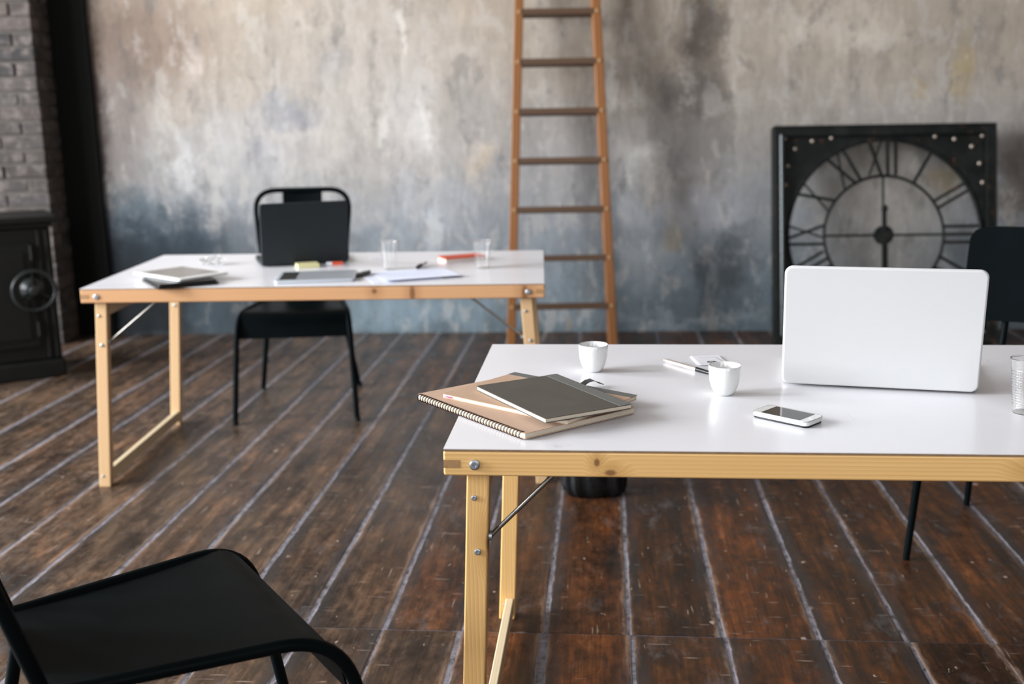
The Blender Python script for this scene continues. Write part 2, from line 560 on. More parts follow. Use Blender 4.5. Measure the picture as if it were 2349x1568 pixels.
def wall_mat():
    t = NT('aged_plaster')
    co = t.obj()
    d = t.n('TexNoise', {'Vector': co, 'Scale': 5.5, 'Detail': 8.0, 'Roughness': 0.72})
    dv = t.n('VectorMath', {0: d.outputs[1], 1: (0.5, 0.5, 0.5)}, operation='SUBTRACT').outputs[0]
    v = t.n('VectorMath', {0: co, 1: t.scale(dv, (0.34, 0.34, 0.50))}, operation='ADD').outputs[0]
    z = t.n('SeparateXYZ', {0: v}).outputs[2]
    c = t.ramp(t.math('DIVIDE', z, 2.6), [(0.0, (0.105, 0.135, 0.155)), (0.10, (0.150, 0.185, 0.21)), (0.24, (0.215, 0.225, 0.24)),
                                        (0.38, (0.285, 0.27, 0.26)), (0.56, (0.315, 0.270, 0.225)), (0.85, (0.325, 0.265, 0.205))])
    blobs = [  # px, py, rx, ry (px), colour, strength
        (222, 300, 34, 420, (0.022, 0.019, 0.018), 0.95), (380, 560, 210, 105, (0.030, 0.046, 0.062), 0.92), (300, 470, 70, 60, (0.08, 0.11, 0.13), 0.6),  # first blob paints the soft edge of the pier's shadow
        (270, 640, 140, 90, (0.012, 0.014, 0.017), 0.9), (320, 715, 260, 100, (0.009, 0.010, 0.012), 0.96), (330, 600, 200, 70, (0.020, 0.027, 0.034), 0.8),  # grime plus painted shadow low behind the far table's left end
        (320, 90, 190, 150, (0.17, 0.115, 0.09), 0.72), (270, 280, 70, 170, (0.19, 0.155, 0.145), 0.6),
        (440, 150, 14, 70, (0.42, 0.36, 0.32), 0.6), (860, 210, 290, 260, (0.40, 0.365, 0.335), 0.62),
        (560, 330, 150, 80, (0.37, 0.355, 0.35), 0.5), (418, 370, 24, 90, (0.42, 0.41, 0.41), 0.55),
        (918, 60, 9, 90, (0.55, 0.51, 0.47), 0.75), (940, 260, 70, 110, (0.49, 0.46, 0.44), 0.6), (960, 300, 30, 60, (0.55, 0.53, 0.51), 0.6),
        (880, 320, 18, 50, (0.55, 0.52, 0.48), 0.6), (660, 262, 90, 38, (0.20, 0.205, 0.23), 0.65), (590, 340, 32, 60, (0.19, 0.19, 0.21), 0.6),
        (760, 150, 45, 60, (0.24, 0.225, 0.22), 0.55), (620, 380, 20, 60, (0.36, 0.35, 0.36), 0.5),
        (1090, 250, 70, 90, (0.27, 0.255, 0.245), 0.5), (1110, 360, 50, 28, (0.50, 0.40, 0.29), 0.5),
        (980, 480, 120, 90, (0.33, 0.34, 0.36), 0.55), (860, 540, 60, 40, (0.15, 0.17, 0.195), 0.6), (990, 520, 26, 50, (0.42, 0.43, 0.45), 0.5),
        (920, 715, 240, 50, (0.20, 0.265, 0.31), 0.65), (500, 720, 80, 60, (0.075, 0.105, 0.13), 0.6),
        (1280, 350, 80, 120, (0.33, 0.315, 0.31), 0.4), (1280, 60, 60, 90, (0.40, 0.355, 0.315), 0.4),
        (1610, 70, 60, 130, (0.065, 0.052, 0.043), 0.88), (1590, 215, 105, 70, (0.085, 0.072, 0.062), 0.8), (1610, 330, 70, 110, (0.13, 0.115, 0.105), 0.6),
        (1430, 130, 55, 170, (0.14, 0.115, 0.095), 0.66), (1460, 60, 26, 110, (0.46, 0.405, 0.35), 0.65), (1690, 100, 22, 150, (0.42, 0.37, 0.32), 0.6),
        (1900, 60, 190, 60, (0.44, 0.385, 0.33), 0.6), (1990, 90, 60, 30, (0.52, 0.46, 0.40), 0.5), (1800, 250, 160, 130, (0.30, 0.262, 0.225), 0.45),
        (1480, 370, 44, 60, (0.50, 0.475, 0.44), 0.66), (1432, 420, 14, 20, (0.55, 0.53, 0.50), 0.6), (1500, 430, 24, 30, (0.48, 0.45, 0.42), 0.5),
        (1560, 440, 120, 60, (0.22, 0.195, 0.18), 0.6), (1640, 480, 110, 50, (0.30, 0.30, 0.32), 0.6), (1470, 500, 50, 50, (0.33, 0.335, 0.35), 0.5),
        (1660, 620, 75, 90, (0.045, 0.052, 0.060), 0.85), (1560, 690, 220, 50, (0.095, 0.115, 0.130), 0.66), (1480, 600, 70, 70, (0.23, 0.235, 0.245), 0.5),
        (1545, 545, 18, 60, (0.26, 0.20, 0.12), 0.5), (1600, 735, 250, 16, (0.22, 0.25, 0.27), 0.6),
        (2205, 150, 30, 90, (0.36, 0.27, 0.12), 0.5), (2100, 195, 14, 36, (0.36, 0.27, 0.13), 0.45), (2230, 70, 120, 60, (0.23, 0.20, 0.17), 0.4),
        (2330, 420, 40, 130, (0.13, 0.10, 0.075), 0.7), (2030, 450, 190, 170, (0.36, 0.325, 0.29), 0.7), (2030, 610, 160, 80, (0.28, 0.26, 0.245), 0.6), (2160, 420, 40, 40, (0.37, 0.28, 0.13), 0.45),
        (1230, 640, 120, 70, (0.21, 0.235, 0.26), 0.5), (1330, 700, 90, 60, (0.18, 0.215, 0.24), 0.5),
        (2320, 700, 90, 70, (0.12, 0.14, 0.15), 0.6),
    ]
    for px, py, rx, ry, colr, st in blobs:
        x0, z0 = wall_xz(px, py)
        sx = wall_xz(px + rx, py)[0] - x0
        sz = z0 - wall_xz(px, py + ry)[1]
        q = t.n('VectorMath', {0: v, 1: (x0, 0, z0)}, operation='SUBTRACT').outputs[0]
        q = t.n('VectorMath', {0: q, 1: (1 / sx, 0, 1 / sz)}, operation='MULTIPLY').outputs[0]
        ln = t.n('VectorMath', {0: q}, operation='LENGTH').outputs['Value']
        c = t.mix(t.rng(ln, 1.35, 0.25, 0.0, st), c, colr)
    # streaks that ran down the plaster, and general mottling
    drip = t.noise(t.scale(v, (13, 1, 1.5)), 1.0, 6, 0.65)
    fine = t.noise(t.scale(co, (42, 1, 10)), 1.0, 5, 0.7)
    mott = t.noise(co, 4.2, 7, 0.65, 0.3)
    s = t.math('ADD', t.math('ADD', t.math('MULTIPLY', drip, 0.85), t.math('MULTIPLY', fine, 0.55)), t.math('MULTIPLY', mott, 0.6))
    k = t.rng(s, 0.6, 1.4, 0.60, 1.44, smooth=False)
    kk = t.n('CombineXYZ', {'X': k, 'Y': k, 'Z': k})
    c = t.mix(1.0, c, kk, 'MULTIPLY')
    # old paint layers that peeled in ragged patches
    lum = t.n('RGBToBW', {0: c}).outputs[0]
    sound = t.rng(lum, 0.03, 0.16)
    p1 = t.noise(t.scale(co, (7.5, 1, 4.2)), 1.0, 9, 0.72, 0.25)
    c = t.mix(t.math('MULTIPLY', t.math('MULTIPLY', t.rng(p1, 0.53, 0.585), sound), 0.34), c, (0.46, 0.43, 0.40))
    p2 = t.noise(t.scale(co, (6.0, 1, 3.4), loc=(3.1, 0, 7.7)), 1.0, 9, 0.72, 0.25)
    c = t.mix(t.math('MULTIPLY', t.math('MULTIPLY', t.rng(p2, 0.55, 0.62), sound), 0.42), c, (0.12, 0.115, 0.112))
    run = t.noise(t.scale(co, (30, 1, 2.4)), 1.0, 5, 0.7)
    c = t.mix(t.math('MULTIPLY', t.math('MULTIPLY', t.rng(run, 0.60, 0.72), sound), 0.34), c, (0.50, 0.46, 0.42))
    # chips and lime blooms
    chip = t.math('MULTIPLY', t.math('MULTIPLY', t.rng(t.noise(t.scale(co, (19, 1, 11)), 1.0, 4, 0.6), 0.66, 0.74), sound), 0.5)
    c = t.mix(chip, c, (0.50, 0.47, 0.44))
    oc = t.math('MULTIPLY', t.math('MULTIPLY', t.rng(t.noise(t.scale(co, (5, 1, 3)), 1.0, 6, 0.6, 0.5), 0.66, 0.75), sound), 0.4)
    c = t.mix(oc, c, (0.36, 0.26, 0.16))
    t.set(Base_Color=c, Roughness=0.85, Specular_IOR_Level=0.25)
    t.bump(s, 0.25, 0.01)
    return t.m


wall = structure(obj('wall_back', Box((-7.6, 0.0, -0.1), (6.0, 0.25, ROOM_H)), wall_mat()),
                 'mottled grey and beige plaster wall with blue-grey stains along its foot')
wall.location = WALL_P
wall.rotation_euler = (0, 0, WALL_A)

# ------------------------------------------------------------------ rest of the room
M['shell'] = plain('shell', (0.17, 0.155, 0.145), 0.9, var=0.25, scale=2.5)
M['shell_dark'] = plain('shell_dark', (0.12, 0.10, 0.09), 0.9, var=0.35, scale=2.5)
M['window_paint'] = plain('window_paint', (0.05, 0.05, 0.05), 0.5)
M['ceiling'] = plain('ceiling', (0.22, 0.205, 0.195), 0.9, var=0.15, scale=2)


def wall_with_openings(name, a0, a1, wins, put, label):
    bm = bmesh.new()
    s, h = wins[0][2], wins[0][3]
    put(bm, a0, a1, -0.1, s)
    put(bm, a0, a1, h, ROOM_H)
    xs = [a0] + [v for w in wins for v in w[:2]] + [a1]
    for i in range(0, len(xs), 2):
        put(bm, xs[i], xs[i + 1], s, h)
    return structure(obj(name, bm, M['shell']), label)


wall_with_openings('wall_left', ROOM_Y0, 6.7, LEFT_WIN,
                   lambda bm, a, b, z0, z1: box(bm, (ROOM_X0 - 0.35, a, z0), (ROOM_X0, b, z1)), 'plastered wall with tall windows on the left')
wall_with_openings('wall_front', ROOM_X0, ROOM_X1, FRONT_WIN,
                   lambda bm, a, b, z0, z1: box(bm, (a, ROOM_Y0 - 0.35, z0), (b, ROOM_Y0, z1)), 'plastered wall behind the viewer')
structure(obj('wall_right', Box((ROOM_X1, ROOM_Y0, -0.1), (ROOM_X1 + 0.3, 6.3, ROOM_H)), M['shell_dark']), 'dark plastered wall on the right')
structure(obj('ceiling', Box((ROOM_X0, ROOM_Y0, ROOM_H), (ROOM_X1, 6.8, ROOM_H + 0.2)), M['ceiling']), 'plain plastered ceiling')


def glass_mat():
    t = NT('window_glass')
    t.set(Base_Color=(0.9, 0.95, 1.0), Roughness=t.rng(t.noise(t.obj(), 3), 0.3, 0.7, 0.01, 0.03), Transmission_Weight=1.0, IOR=1.45)
    return t.m


M['glass'] = glass_mat()
wi = 0
for kind, wins in (('L', LEFT_WIN), ('F', FRONT_WIN)):
    for a, b, s, h in wins:
        wi += 1
        bm = bmesh.new()
        fw = 0.05
        for p, q, z0, z1 in ((a, a + fw, s, h), (b - fw, b, s, h), (a, b, s, s + fw), (a, b, h - fw, h), ((a + b) / 2 - 0.02, (a + b) / 2 + 0.02, s, h), (a, b, s + (h - s) * 0.66, s + (h - s) * 0.66 + 0.04)):
            if kind == 'L':
                box(bm, (ROOM_X0 - 0.26, p, z0), (ROOM_X0 - 0.2, q, z1))
            else:
                box(bm, (p, ROOM_Y0 - 0.26, z0), (q, ROOM_Y0 - 0.2, z1))
        w = structure(obj('window_%d' % wi, bm, M['window_paint']), 'tall dark framed window')
        if kind == 'L':
            obj('pane', Box((ROOM_X0 - 0.235, a, s), (ROOM_X0 - 0.23, b, h)), M['glass'], w)
        else:
            obj('pane', Box((a, ROOM_Y0 - 0.235, s), (b, ROOM_Y0 - 0.23, h)), M['glass'], w)

# ------------------------------------------------------------------ brick pier
def brick_mat():
    t = NT('old_brick')
    co, rnd = t.obj(), t.rand()
    w = t.math('MULTIPLY', rnd, 30)
    base = t.ramp(rnd, [(0.0, (0.020, 0.018, 0.018)), (0.3, (0.045, 0.034, 0.028)), (0.55, (0.038, 0.034, 0.034)), (0.8, (0.085, 0.063, 0.052)), (1.0, (0.028, 0.025, 0.025))])
    n = t.noise(co, 16, 6, 0.65, w=w)
    c = t.mix(t.rng(n, 0.45, 0.68), base, (0.125, 0.103, 0.093))
    c = t.mix(t.rng(t.noise(co, 9, 5, 0.6, w=t.math('ADD', w, 5)), 0.55, 0.7), c, (0.06, 0.055, 0.05))
    t.set(Base_Color=c, Roughness=0.9)
    t.bump(n, 0.6, 0.01)
    return t.m


M['brick'] = brick_mat()
M['mortar'] = plain('mortar', (0.070, 0.060, 0.053), 0.95, var=0.3, scale=25, bump=0.3)
PIER_R, PIER_F, PIER_L = -2.52, 6.05, -3.42
pier = structure(obj('wall_pier', Box((PIER_L, PIER_F, -0.05), (PIER_R, 6.40, ROOM_H)), M['mortar']), 'old brick pier in the left corner')


def brick_mesh(l, w, h):
    bm = Box((-l / 2, -w / 2, -h / 2), (l / 2, w / 2, h / 2))
    bmesh.ops.bevel(bm, geom=list(bm.edges), offset=0.006, segments=1, affect='EDGES')
    for vtx in bm.verts:
        vtx.co += Vector((random.uniform(-.002, .002), random.uniform(-.002, .002), random.uniform(-.002, .002)))
    return bm


str_b = obj('brick', brick_mesh(0.222, 0.105, 0.066), M['brick'], pier)
head_b = obj('brick', brick_mesh(0.105, 0.105, 0.066), M['brick'], pier)
first = {str_b: True, head_b: True}


def put_brick(src, p, rz):
    if first[src]:
        o = src
        first[src] = False
    else:
        o = src.copy()
        COL.objects.link(o)
        o.parent = pier
    o.location = p
    o.rotation_euler = (random.uniform(-.012, .012), random.uniform(-.012, .012), rz + random.uniform(-.02, .02))


PROUD = 0.008
course, z = 0, 0.036
while z < 2.75:
    odd = course % 2
    yf = PIER_F - PROUD + 0.0525 + random.uniform(-.003, .003)
    x = PIER_R + PROUD - (0.111 if not odd else 0.0525)
    put_brick(str_b if not odd else head_b, (x, yf, z), 0)
    x -= (0.111 if not odd else 0.0525) + 0.010
    while x - 0.222 > PIER_L - 0.02:
        put_brick(str_b, (x - 0.111, yf + random.uniform(-.004, .004), z), 0)
        x -= 0.232
    # the face towards the room
    xs = PIER_R + PROUD - 0.0525 + random.uniform(-.003, .003)
    y = PIER_F - PROUD + 0.105 + 0.010
    if odd:
        put_brick(str_b, (xs, y + 0.111, z), math.pi / 2)
    else:
        put_brick(head_b, (xs, y + 0.0525, z), 0)
        put_brick(head_b, (xs, y + 0.0525 + 0.115, z), 0)
    z += 0.077
    course += 1

M['soot_shadow'] = plain('soot_shadow', (0.006, 0.006, 0.0055), 0.8, var=0.4, scale=12, Specular_IOR_Level=0.15)  # near-black for a strip that stands in for shadow on the sooty wall
structure(obj('trim_1', Box((PIER_R + 0.012, 6.262, -0.05), (PIER_R + 0.215, 6.37, ROOM_H)), M['soot_shadow'], bevel=0.006), 'added black strip for the sooty, shadowed wall beside the brick pier')

# ------------------------------------------------------------------ tables
TT = 0.70
TW, TD = 1.540, 0.8371
scr_bm = Lathe([(0, -0.002), (0.0085, -0.002), (0.0095, 0.001), (0.009, 0.003), (0.0062, 0.0045), (0.0035, 0.0045), (0.0025, 0.003), (0, 0.003)], 20, Matrix.Rotation(math.pi / 2, 4, 'X'))
SCREW_ME = bpy.data.meshes.new('screw')
bmesh.ops.recalc_face_normals(scr_bm, faces=scr_bm.faces)
scr_bm.to_mesh(SCREW_ME)
scr_bm.free()
SCREW_ME.materials.append(M['screw'])


def screw(parent, p, s=1.0, rz=0.0):
    o = bpy.data.objects.new('screw', SCREW_ME)
    COL.objects.link(o)
    o.parent = parent
    o.location = p
    o.scale = (s, s, s)
    o.rotation_euler = (0, 0, rz)
    return o


def make_table(label, loc, rz, splay, px, pz, zb, reach):
    t = thing('folding_table', label, 'table', loc, rz, 'white topped folding tables')
    h0, h1 = 0.651, 0.6955
    top = obj('tabletop', Box((0.001, 0.001, TT - 0.0014), (TW - 0.001, TD - 0.001, TT)), M['laminate'], t)
    obj('core_board', Box((0.0, 0.0, h1), (TW, TD, TT - 0.0014)), M['laminate_edge'], top)
    rail = 0.024
    obj('front_rail', Box((0, 0, h0), (TW, rail, h1)), px, t, bevel=0.004)
    obj('back_rail', Box((0, TD - rail, h0), (TW, TD, h1)), px, t, bevel=0.004)
    for k in (0, 1):
        x0 = 0.0 if k == 0 else TW - rail
        s = obj('side_rail', Box((x0, rail, h0), (x0 + rail, TD - rail, h1)), M['pine_y'], t, bevel=0.003)
        # tenon of the side rail showing through the front rail
        xa, xb = (0.0005, 0.029) if k == 0 else (TW - 0.029, TW - 0.0005)
        obj('tenon', Box((xa, -0.0006, h0 + 0.0145), (xb, 0.003, h0 + 0.029)), M['endgrain'], s)
        screw(t, (0.054 if k == 0 else TW - 0.054, -0.0005, h0 + 0.021))
    tn = math.tan(splay)
    zp = 0.66
    for k in (0, 1):
        sg = -1 if k == 0 else 1
        xc = 0.057 if k == 0 else TW - 0.062

        def X(z):
            return xc + sg * (zp - z) * tn
        for ya, yb in ((rail + 0.001, rail + 0.033), (TD - rail - 0.033, TD - rail - 0.001)):
            bm = bmesh.new()
            vs = []
            for z, wd in ((0.0, 0.0195), (0.006, 0.0200), (0.6945, 0.0200)):
                vs.append([bm.verts.new((X(z) + dx * wd, y, z)) for dx, y in ((-1, ya), (1, ya), (1, yb), (-1, yb))])
            for A, B in zip(vs, vs[1:]):
                for i in range(4):
                    bm.faces.new((A[i], A[(i + 1) % 4], B[(i + 1) % 4], B[i]))
            bm.faces.new(vs[0][::-1])
            bm.faces.new(vs[-1])
            leg = obj('leg', bm, pz, t, bevel=0.0035)
            for z, dx, sc in ((0.603, -0.006, 0.55), (0.503, 0.002, 0.65), (0.04, -0.006, 0.5)):
                s = screw(leg, (X(z) + dx, ya - 0.0005, z), sc)
            # steel brace from the leg up to the rail
            ym = (ya + yb) / 2
            xi = X(zb) - sg * 0.0225
            b = obj('brace_rod', Tube([(xi, ym, zb - 0.005), (xi - sg * 0.004, ym, zb + 0.001), (xi - sg * reach, ym, 0.664), (xi - sg * (reach + 0.02), ym, 0.678)], 0.0042, 10), M['rod'], t, smooth=40)
            obj('bolt', Lathe([(0, -0.008), (0.009, -0.008), (0.009, 0.003), (0, 0.003)], 12,
                              Matrix.Translation((xi, ym, zb - 0.003)) @ Matrix.Rotation(math.pi / 2, 4, 'Y')), M['screw'], b, smooth=40)
        for z0, z1, w in ((0.017, 0.060, 0.010), (0.600, 0.640, 0.010)):
            bm = bmesh.new()
            y0, y1 = rail + 0.034, TD - rail - 0.034
            vs = [bm.verts.new((X(z) - sg * 0.006 + dx * w, y, z)) for z in (z0, z1) for dx, y in ((-1, y0), (1, y0), (1, y1), (-1, y1))]
            for f in ((0, 3, 2, 1), (4, 5, 6, 7), (0, 1, 5, 4), (1, 2, 6, 5), (2, 3, 7, 6), (3, 0, 4, 7)):
                bm.faces.new([vs[i] for i in f])
            obj('stretcher', bm, M['pine_y'], t, bevel=0.003)
    return t


near_table = make_table('white topped pine folding table in the foreground holding the notebooks and white laptop', (-0.12103, 1.79566, 0), R(-4.960), R(2.4), M['pine_x'], M['pine_z'], 0.53, 0.135)
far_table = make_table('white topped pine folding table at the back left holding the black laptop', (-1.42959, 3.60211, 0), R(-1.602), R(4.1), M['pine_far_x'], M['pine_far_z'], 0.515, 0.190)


# ------------------------------------------------------------------ chairs
def sheet(rows, th):
    """solid sheet from a grid of points, thickened along its normals"""
    bm = bmesh.new()
    n, m = len(rows), len(rows[0])
    nor = []
    for i in range(n):
        rr = []
        for j in range(m):
            a = Vector(rows[min(i + 1, n - 1)][j]) - Vector(rows[max(i - 1, 0)][j])
            b = Vector(rows[i][min(j + 1, m - 1)]) - Vector(rows[i][max(j - 1, 0)])
            rr.append(a.cross(b).normalized())
        nor.append(rr)
    T = [[bm.verts.new(Vector(rows[i][j]) + nor[i][j] * th / 2) for j in range(m)] for i in range(n)]
    B = [[bm.verts.new(Vector(rows[i][j]) - nor[i][j] * th / 2) for j in range(m)] for i in range(n)]
    for i in range(n - 1):
        for j in range(m - 1):
            bm.faces.new((T[i][j], T[i + 1][j], T[i + 1][j + 1], T[i][j + 1]))
            bm.faces.new((B[i][j], B[i][j + 1], B[i + 1][j + 1], B[i + 1][j]))
    for i in range(n - 1):
        for j, s in ((0, 1), (m - 1, -1)):
            bm.faces.new((T[i][j], B[i][j], B[i + 1][j], T[i + 1][j])[::s])
    for j in range(m - 1):
        for i, s in ((0, -1), (n - 1, 1)):
            bm.faces.new((T[i][j], B[i][j], B[i][j + 1], T[i][j + 1])[::s])
    return bm


SEAT_Z = 0.447
TR = 0.0115


def bend(p0, p1, p2, r, n=7):
    """points of a rounded corner at p1"""
    p0, p1, p2 = Vector(p0), Vector(p1), Vector(p2)
    a, b = (p0 - p1).normalized(), (p2 - p1).normalized()
    out = []
    for k in range(n + 1):
        s = k / n
        out.append(p1 + a * r * (1 - s) ** 2 + b * r * s ** 2)
    return out


def make_hoop_chair(label, loc, rz):
    t = thing('metal_chair', label, 'chair', loc, rz, 'black tubular metal chairs with a hoop back')
    yr, yf = 0.226, -0.205
    hw = lambda y: 0.160 + (yr - y) / (yr - yf) * 0.068      # half width: wider to the front
    # pressed seat that rolls over the front edge
    prof = [(yr, SEAT_Z)] + [(yr - 0.359 * k / 6, SEAT_Z - 0.004 * math.sin(math.pi * k / 6)) for k in range(1, 7)]
    cy, cz, rr = yf + 0.072, SEAT_Z - 0.072, 0.072
    for k in range(1, 8):
        a = R(90 + 84 * k / 7)
        prof.append((cy + rr * math.cos(a), cz + rr * math.sin(a)))
    prof.append((yf - 0.006, SEAT_Z - 0.102))
    rows = []
    for y, z in prof:
        w = hw(y) - 0.004
        rows.append([(w * s, y, z - 0.004 * (1 - s * s) * (1 if y > yf + 0.05 else 0.3)) for s in (-1, -0.93, -0.6, -0.2, 0.2, 0.6, 0.93, 1)])
    obj('seat', sheet(rows, 0.004), M['black_metal'], t, smooth=50)
    for sx in (-1, 1):
        # one tube: front foot, up, bent along the side of the seat
        pf = (sx * 0.250, -0.290, 0.0)
        pk = (sx * hw(yf), yf - 0.002, SEAT_Z - 0.004)
        pr = (sx * hw(yr), yr, SEAT_Z - 0.004)
        pts = [pf] + bend(pf, pk, pr, 0.105, 10) + [pr]
        leg = obj('front_leg', Tube(pts, TR, 12), M['black_metal'], t, smooth=50)
        obj('foot_cap', Lathe([(0, 0), (0.0135, 0), (0.0135, 0.016), (0.0115, 0.018), (0, 0.018)], 14, Matrix.Translation(pf)), M['stove_iron'], leg, smooth=40)
        pb = (sx * 0.222, 0.300, 0.0)
        pt = (sx * (hw(yr) - 0.004), yr - 0.012, SEAT_Z - 0.012)
        leg = obj('rear_leg', Tube([pb, pt], TR, 12), M['black_metal'], t, smooth=50)
        obj('foot_cap', Lathe([(0, 0), (0.0135, 0), (0.0135, 0.016), (0.0115, 0.018), (0, 0.018)], 14, Matrix.Translation(pb)), M['stove_iron'], leg, smooth=40)
    # hoop back: wider at the top, leaning back
    ht = 0.474
    lean = 0.135

    def bp(xx, h):
        return Vector((xx, yr + 0.004 + lean * h / ht, SEAT_Z - 0.010 + h))
    c1, c2 = bp(-0.218, ht), bp(0.218, ht)
    b1, b2 = bp(-0.170, 0), bp(0.170, 0)
    pts = [b1] + bend(b1, c1, c2, 0.105, 9) + bend(c1, c2, b2, 0.105, 9) + [b2]
    obj('back_hoop', Tube(pts, TR, 12), M['black_metal'], t, smooth=50)
    rows = []
    for k in range(9):
        h = 0.01 + (ht - 0.013) * k / 8
        rows.append([tuple(bp(0.088 * s, h) + Vector((0, 0.012 * (1 - s * s), 0))) for s in (-1, -0.5, 0, 0.5, 1)])
    obj('back_splat', sheet(rows, 0.004), M['black_metal'], t, smooth=50)
    obj('back_crossbar', Tube([(-hw(yr), yr - 0.004, SEAT_Z - 0.014), (hw(yr), yr - 0.004, SEAT_Z - 0.014)], 0.009, 10), M['black_metal'], t, smooth=50)
    return t


make_hoop_chair('black metal hoop-back chair drawn up behind the black laptop', (-0.917, 4.672, 0), R(4))
make_hoop_chair('black metal chair in the lower left corner, nearest the viewer, cut by the frame', (-0.578, 1.716, 0), R(122.5))


def make_plate_chair(label, loc, rz):
    t = thing('metal_chair', label, 'chair', loc, rz)
    rows = []
    for k in range(9):
        y = 0.235 - 0.475 * k / 8
        z = SEAT_Z - (0.02 * ((k - 6) / 2) ** 2 if k > 6 else 0)
        rows.append([(0.235 * s, y, z - 0.005 * (1 - s * s)) for s in (-1, -0.6, -0.2, 0.2, 0.6, 1)])
    obj('seat', sheet(rows, 0.008), M['black_metal'], t, smooth=50)
    for sx in (-1, 1):
        obj('front_leg', Tube([(sx * 0.250, -0.250, 0), (sx * 0.225, -0.220, SEAT_Z - 0.012)], [0.0095, 0.0125], 12), M['black_metal'], t, smooth=50)
        obj('rear_leg', Tube([(sx * 0.220, 0.290, 0), (sx * 0.190, 0.225, SEAT_Z - 0.012)], [0.0095, 0.0125], 12), M['black_metal'], t, smooth=50)
        obj('back_post', Tube([(sx * 0.140, 0.180, SEAT_Z - 0.012), (sx * 0.135, 0.210, 0.56), (sx * 0.130, 0.262, 0.80), (sx * 0.130, 0.272, 0.85)], 0.010, 10), M['black_metal'], t, smooth=50)
    # curved back plate with rounded corners
    bm = bmesh.new()
    hwid, z0, z1, cr = 0.250, 0.620, 0.895, 0.040
    poly = rrect(2 * hwid, z1 - z0, cr, 6, 0, (z0 + z1) / 2)

    def pos(xx, zz, off):
        return Vector((xx, 0.205 + (zz - 0.56) * 0.22 - 0.05 * (xx / hwid) ** 2 + off - 0.004, zz))
    nx, nz = 14, 8
    F, Bk = {}, {}
    for i in range(nx + 1):
        for j in range(nz + 1):
            xx = -hwid + 2 * hwid * i / nx
            zz = z0 + (z1 - z0) * j / nz
            # pull grid corners onto the rounding
            dx, dz = abs(xx) - (hwid - cr), abs(zz - (z0 + z1) / 2) - ((z1 - z0) / 2 - cr)
            if dx > 0 and dz > 0:
                L = math.hypot(dx, dz)
                m_ = max(dx, dz)
                if L > 1e-6:
                    dx2, dz2 = dx * m_ / L, dz * m_ / L
                    xx = math.copysign(hwid - cr + dx2, xx)
                    zz = (z0 + z1) / 2 + math.copysign((z1 - z0) / 2 - cr + dz2, zz - (z0 + z1) / 2)
            F[i, j] = bm.verts.new(pos(xx, zz, 0))
            Bk[i, j] = bm.verts.new(pos(xx, zz, 0.008))
    for i in range(nx):
        for j in range(nz):
            bm.faces.new((F[i, j], F[i + 1, j], F[i + 1, j + 1], F[i, j + 1]))
            bm.faces.new((Bk[i, j], Bk[i, j + 1], Bk[i + 1, j + 1], Bk[i + 1, j]))
    for i in range(nx):
        bm.faces.new((F[i, 0], Bk[i, 0], Bk[i + 1, 0], F[i + 1, 0]))
        bm.faces.new((F[i, nz], F[i + 1, nz], Bk[i + 1, nz], Bk[i, nz]))
    for j in range(nz):
        bm.faces.new((F[0, j], F[0, j + 1], Bk[0, j + 1], Bk[0, j]))
        bm.faces.new((F[nx, j], Bk[nx, j], Bk[nx, j + 1], F[nx, j + 1]))
    obj('backrest', bm, M['black_metal'], t, smooth=50)
    return t


make_plate_chair('dark chair with a solid rounded back plate behind the white laptop', (1.450, 2.955, 0), R(-36))


# ------------------------------------------------------------------ ladder
def make_ladder():
    t = thing('wooden_ladder', 'brown wooden ladder leaning against the plaster wall', 'ladder')
    lean = R(8.0)
    fl, fr = at(1172, 796, 0), at(1405, 794, 0)
    fl.y = fr.y = 5.735
    O = Vector(((fl.x + fr.x) / 2, 5.735, 0))
    Mx = Matrix.Translation(O) @ Matrix.Rotation(-lean, 4, 'X')
    t.matrix_world = Mx
    hb = (fr.x - fl.x) / 2
    L = 3.05
    ht = hb - 0.040 * L
    rails = []
    for s in (-1, 1):
        bm = bmesh.new()
        vs = []
        for z in (0, L):
            xc = s * (hb + (ht - hb) * z / L)
            w, d = 0.0235, 0.046
            vs.append([bm.verts.new((xc + a * w, b * d, z)) for a, b in ((-1, -1), (1, -1), (1, 1), (-1, 1))])
        for i in range(4):
            bm.faces.new((vs[0][i], vs[0][(i + 1) % 4], vs[1][(i + 1) % 4], vs[1][i]))
        bm.faces.new(vs[0][::-1])
        bm.faces.new(vs[1])
        obj('rail', bm, M['ladder_z'], t, bevel=0.005)
    p0, n = O, Vector((0, -math.cos(lean), math.sin(lean)))
    zs = []
    for py in (707, 590, 473, 357, 242, 128, 11):
        p = on_plane(1285, py, O, Vector((0, -math.cos(lean), -math.sin(lean))))
        zs.append((p - O).length)
    step = (zs[-1] - zs[0]) / 6
    zs = [zs[0] + step * k for k in range(10)]
    for z in zs:
        hw_ = hb + (ht - hb) * z / L - 0.010
        r = obj('rung', Box((-hw_, -0.047, z - 0.016), (hw_, 0.047, z + 0.016)), M['ladder_x'], t, bevel=0.004)
        for s in (-1, 1):
            obj('peg', Lathe([(0, -0.006), (0.010, -0.006), (0.010, 0.004), (0, 0.006)], 12,
                             Matrix.Translation((s * (hw_ + 0.010), -0.047, z)) @ Matrix.Rotation(math.pi / 2, 4, 'X')), M['endgrain'], r, smooth=40)
    return t


make_ladder()


